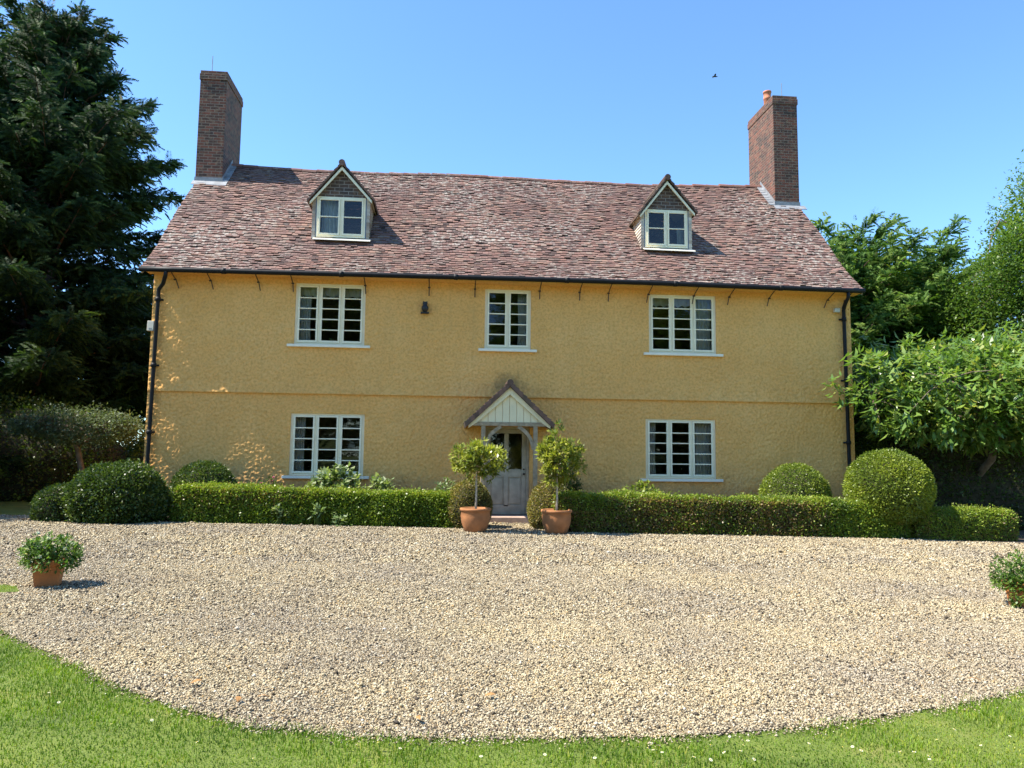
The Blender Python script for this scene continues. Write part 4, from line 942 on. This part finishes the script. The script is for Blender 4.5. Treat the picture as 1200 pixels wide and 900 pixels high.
# --- border plants
def petals(q, k, L, W, mt, e):
    D = rvec(k); leaves('flower', np.tile(q, (k, 1)), D, L, W, mt, e)
def border(name, px, py, y, rx, rz, label, mt, n, k, L, W, seed, cat='plant', group=None, flowers=None):
    c = at(px, py, 1, y); zb = zg(c[0]); e = empty(name, (c[0], y, zb)); tag(e, label, cat, group); U = rvec(n); U[:, 2] = np.abs(U[:, 2]); rad = .4+.6*rng.random(n)**.6
    top = c[2]-zb; C = np.stack([c[0]+U[:, 0]*rx*rad, y+U[:, 1]*rx*.6*rad, zb+top-rz+U[:, 2]*rz*rad], 1)
    P, D, l, w_, S = rosettes(C, k, L, W, .25, unit(U+np.array([0, 0, .6])), .03); leaves('foliage', P, D, l, w_, mt, e, None, S)
    mb = MB()
    for q in C[::max(1, n//14)]: mb.tube([(c[0]+random.uniform(-.08, .08), y, zb), tuple(q)], [.012, .005], 5)
    mb.build('stems', MT['bush'], e)
    if flowers:
        mt2, nf, s_ = flowers; Q = C[rng.choice(n, nf)]+np.array([0, -.02, .05]); [petals(q_, 9, s_, s_*.8, mt2, e) for q_ in Q]
    return e
border('hydrangea', 395, 546, -.75, .62, .55, 'pale green large leaved plant in front of the lower left window', MT['hydrangea'], 90, 7, .15, .09, 171)
border('hydrangea', 448, 558, -.8, .30, .3, 'small pale leafy plant right of the lower left window', MT['hydrangea'], 26, 6, .13, .08, 172)
border('flowering_plant', 318, 560, -.8, .28, .3, 'low plant with pink flowers peeping over the long hedge', MT['bush'], 40, 6, .07, .035, 173, flowers=(MT['pinkpetal'], 12, .04))
border('border_plant', 523, 562, -.9, .35, .3, 'low bright green plant behind the hedge left of the porch', MT['hydrangea'], 32, 6, .10, .05, 174)
border('climbing_shrub', 664, 540, -.5, .42, .9, 'dark leafy shrub against the wall right of the porch', MT['bush'], 110, 8, .09, .04, 175, 'shrub')
border('border_plant', 752, 564, -.8, .50, .35, 'leafy green border plant at the left of the lower right window', MT['topiary'], 60, 7, .10, .05, 176)
for px, py, lab in ((326, 588, 'pale leaved weed sprouting from the long hedge front, left one'), (372, 592, 'pale leaved weed low in the long hedge front below the window middle'), (398, 598, 'tiny pale weed at the foot of the long hedge near its middle')):
    border('weed', px, py, -2.08, .15, .3, lab, MT['hydrangea'], 11, 5, .11, .065, 180+px, 'weed', 'weeds growing in the long hedge')

# --- square planter with white flowers, left
g = at(56, 686, 2, .08); x, y = g[0], g[1]; z = zg(x)
e = empty('flower_planter', (x, y, z)); tag(e, 'square orange clay pot overflowing with white flowered greenery on the gravel', 'planter')
def sqpot(e, x, y, z, h, b, t, rot, mt):
    mb = MB(); ca, sa = math.cos(rot), math.sin(rot)
    def ring(s, zz): return [(x+ca*a*s-sa*b_*s, y+sa*a*s+ca*b_*s, z+zz) for a, b_ in ((-1, -1), (1, -1), (1, 1), (-1, 1))]
    rs = [ring(b, 0), ring(b+(t-b)*.82, h*.82), ring(t+.012, h*.83), ring(t+.018, h), ring(t-.02, h), ring(t-.03, h*.86)]
    V = [q for r_ in rs for q in r_]; F = [(3, 2, 1, 0)]
    for i in range(len(rs)-1):
        for k in range(4): F.append((i*4+k, i*4+(k+1) % 4, (i+1)*4+(k+1) % 4, (i+1)*4+k))
    mb.add(V, F).build('pot', mt, e, bevel=.008)
    r_ = ring(t-.028, h*.87); MB().add(r_, [(0, 1, 2, 3)]).build('soil', MT['potsoil'], e)
sqpot(e, x, y, z, .29, .115, .15, .30, MT['orangeclay'])
def mound(e, x, y, z, rx, rz, n, nf, seed, trail=0, flower=True):
    U = rvec(n); U[:, 2] = np.abs(U[:, 2])-.75*rng.random(n); U = unit(U); lf = lump(seed, 7, (1.5, 4)); rad = (.5+.5*rng.random(n)**.5)*(1+.35*lf(U*1.8)); C = np.array([x, y, z])+U*np.array([rx, rx, rz])*rad[:, None]
    P, D, l, w_, S = rosettes(C, 7, .046, .026, .15, unit(U+np.array([0, 0, .3])), .018); leaves('foliage', P, D, l, w_, MT['potleaf'], e, None, S)
    mb = MB()
    for q in C[:40]: mb.tube([(x, y, z-.05), tuple((np.array([x, y, z])+q)/2), tuple(q)], [.006, .004, .002], 5, cap=False)
    mb.build('stems', MT['potleaf'], e)
    if nf:
        Q = C[rng.choice(n, nf)]+np.stack([rng.uniform(-.03, .03, nf), rng.uniform(-.03, .0, nf), rng.uniform(.02, .06, nf)], 1); [petals(q_, 18, .026, .022, MT['petal'], e) for q_ in Q]
mound(e, x, y, z+.34, .29, .235, 330, 20, 191)
g = at(1193, 706, 2, -.06); x, y = g[0], g[1]; z = zg(x); e = empty('flower_pot', (x+.10, y, z)); tag(e, 'brown clay pot with dark greenery cut off by the right edge', 'planter')
sqpot(e, x+.10, y, z, .30, .12, .16, .25, MT['orangeclay']); mound(e, x+.10, y, z+.33, .33, .27, 320, 0, 192); 
U = rvec(60); C = np.array([x+.0, y-.12, z+.16])+U*np.array([.16, .10, .13]); P, D, l, w_, S = rosettes(C, 6, .045, .026, .4, U, .02)
leaves('trailing_leaves', P, D, l, w_, MT['potleaf'], e, None, S)

# --- daisies in the grass and fallen leaves on the gravel
def daisy_mesh():
    V = []; F = []
    for k in range(9):
        a = 2*math.pi*k/9; c_, s_ = math.cos(a), math.sin(a); b = len(V)
        V += [(c_*.002, s_*.002, 0), (c_*.007-s_*.0028, s_*.007+c_*.0028, .001), (c_*.012, s_*.012, .002), (c_*.007+s_*.0028, s_*.007-c_*.0028, .001)]; F.append((b, b+1, b+2, b+3))
    me = bpy.data.meshes.new('daisy'); me.from_pydata(V, [], F); me.update(); me.materials.append(MT['petal'])
    a = me.attributes.new('v', 'FLOAT', 'POINT'); a.data.foreach_set('value', np.full(len(V), .7, np.float32)); return me
dm = daisy_mesh(); em = bpy.data.meshes.new('daisy_eye'); mb = MB().lathe([(0, .004), (.003, .003), (.004, 0)], (0, 0, 0), 8); em.from_pydata(mb.V, [], mb.F); em.update(); em.materials.append(MT['yellow'])
dz = [gat(a, b) for a, b in ((830, 880), (858, 872), (868, 882), (880, 876), (872, 888), (848, 890), (990, 885), (1000, 884), (1012, 889), (1058, 888), (1075, 890), (1085, 893), (1097, 876), (1090, 899), (470, 884), (440, 880), (756, 884), (764, 889), (772, 891), (760, 879), (68, 832), (60, 818), (140, 822), (180, 852), (130, 856), (230, 880), (300, 896), (560, 895), (640, 893), (700, 897), (930, 897), (950, 878), (1120, 862), (1150, 880), (1185, 870), (812, 895), (835, 898), (880, 899))]
for q in dz:
    d = bpy.data.objects.new('daisy', dm); COL.objects.link(d); s = random.uniform(.7, 1.05); d.scale = (s, s, s)
    d.location = (q[0]+random.uniform(-.02, .02), q[1], zg(q[0])+random.uniform(.03, .045)); d.rotation_euler = (random.uniform(-.1, .6), random.uniform(-.3, .3), random.uniform(0, 6))
    tag(d, 'tiny white daisy growing in the mown grass', 'daisy', 'daisies in the lawn')
    c_ = bpy.data.objects.new('eye', em); COL.objects.link(c_); c_.parent = d; c_.location = (0, 0, .001)
for k, (a, b, lab) in enumerate(((568, 821, 'orange brown leaf on the gravel right of the middle'), (278, 828, 'brown leaf on the gravel by the curved lawn edge at the left'), (316, 822, 'pale tan leaf on the gravel near the left curve of the lawn'), (487, 846, 'tan leaf at the grass edge below the middle of the drive'), (223, 806, 'curled brown leaf on the gravel near the lower left lawn'), (1150, 803, 'rusty leaf on the gravel near the lower right lawn'))):
    q = gat(a, b); mb = MB(); V = []; n_ = 7
    for i in range(n_):
        t = i/(n_-1); w_ = .018*math.sin(math.pi*min(1, t*.92+.04)); V += [(t*.075, -w_, .012*math.sin(t*3)), (t*.075, 0, .004+.010*math.sin(t*3)), (t*.075, w_, .014*math.sin(t*3))]
    F = []
    for i in range(n_-1): F += [(i*3, i*3+3, i*3+4, i*3+1), (i*3+1, i*3+4, i*3+5, i*3+2)]
    o = mb.add(V, F).build('fallen_leaf', MT['deadleaf']); o.location = (q[0], q[1], zg(q[0])+.028); o.rotation_euler = (.1, -.1, k*1.7)
    tag(o, lab, 'leaf', 'fallen leaves on the gravel')

# --- bird in the sky
q = at(837.5, 90, 1, 34.0); mb = MB()
bx, by, bz = q
mb.tube([(bx-.20, by, bz), (bx-.12, by, bz+.02), (bx, by, bz+.03), (bx+.12, by, bz+.02), (bx+.19, by, bz+.03), (bx+.25, by, bz+.02)], [.015, .045, .06, .045, .035, .008], 8)
for s in (-1, 1): mb.add([(bx-.06, by, bz+.04), (bx+.08, by, bz+.04), (bx+.05, by+s*.2, bz+.11), (bx-.04, by+s*.38, bz+.07), (bx-.09, by+s*.2, bz+.09), (bx, by+s*.02, bz+.055)], [(0, 1, 2, 4), (4, 2, 3), (5, 4, 2)])
tag(mb.build('bird', MT['black'], None, True), 'tiny dark bird flying in the blue sky left of the right chimney', 'bird')

# --- trees across the lawn, behind the viewpoint: the garden the windows look out on
proto = tree('garden_tree', (-14, -46, zg(-14)), 'tall broad tree across the lawn facing the house', 'tree', MT['decid'], MT['bark'], 3, (-14, -46, 9.5, 7.5, 5, 9.2), 1900, 10, .8, .5, 201, .2, .35, 7, .6, .35, 'trees across the lawn', branches=False)
for dx, s_, rz in ((11, .85, 1.2), (22, 1.0, 2.4), (33, .9, 4.0), (-12, 1.0, 5.1), (44, 1.0, .6)):
    c = proto.copy(); COL.objects.link(c); c.location = (-14+dx, -46+random.uniform(-3, 3), zg(-14+dx)); c.rotation_euler = (0, 0, rz); c.scale = (s_, s_, s_)
    for ch in proto.children:
        k = ch.copy(); COL.objects.link(k); k.parent = c
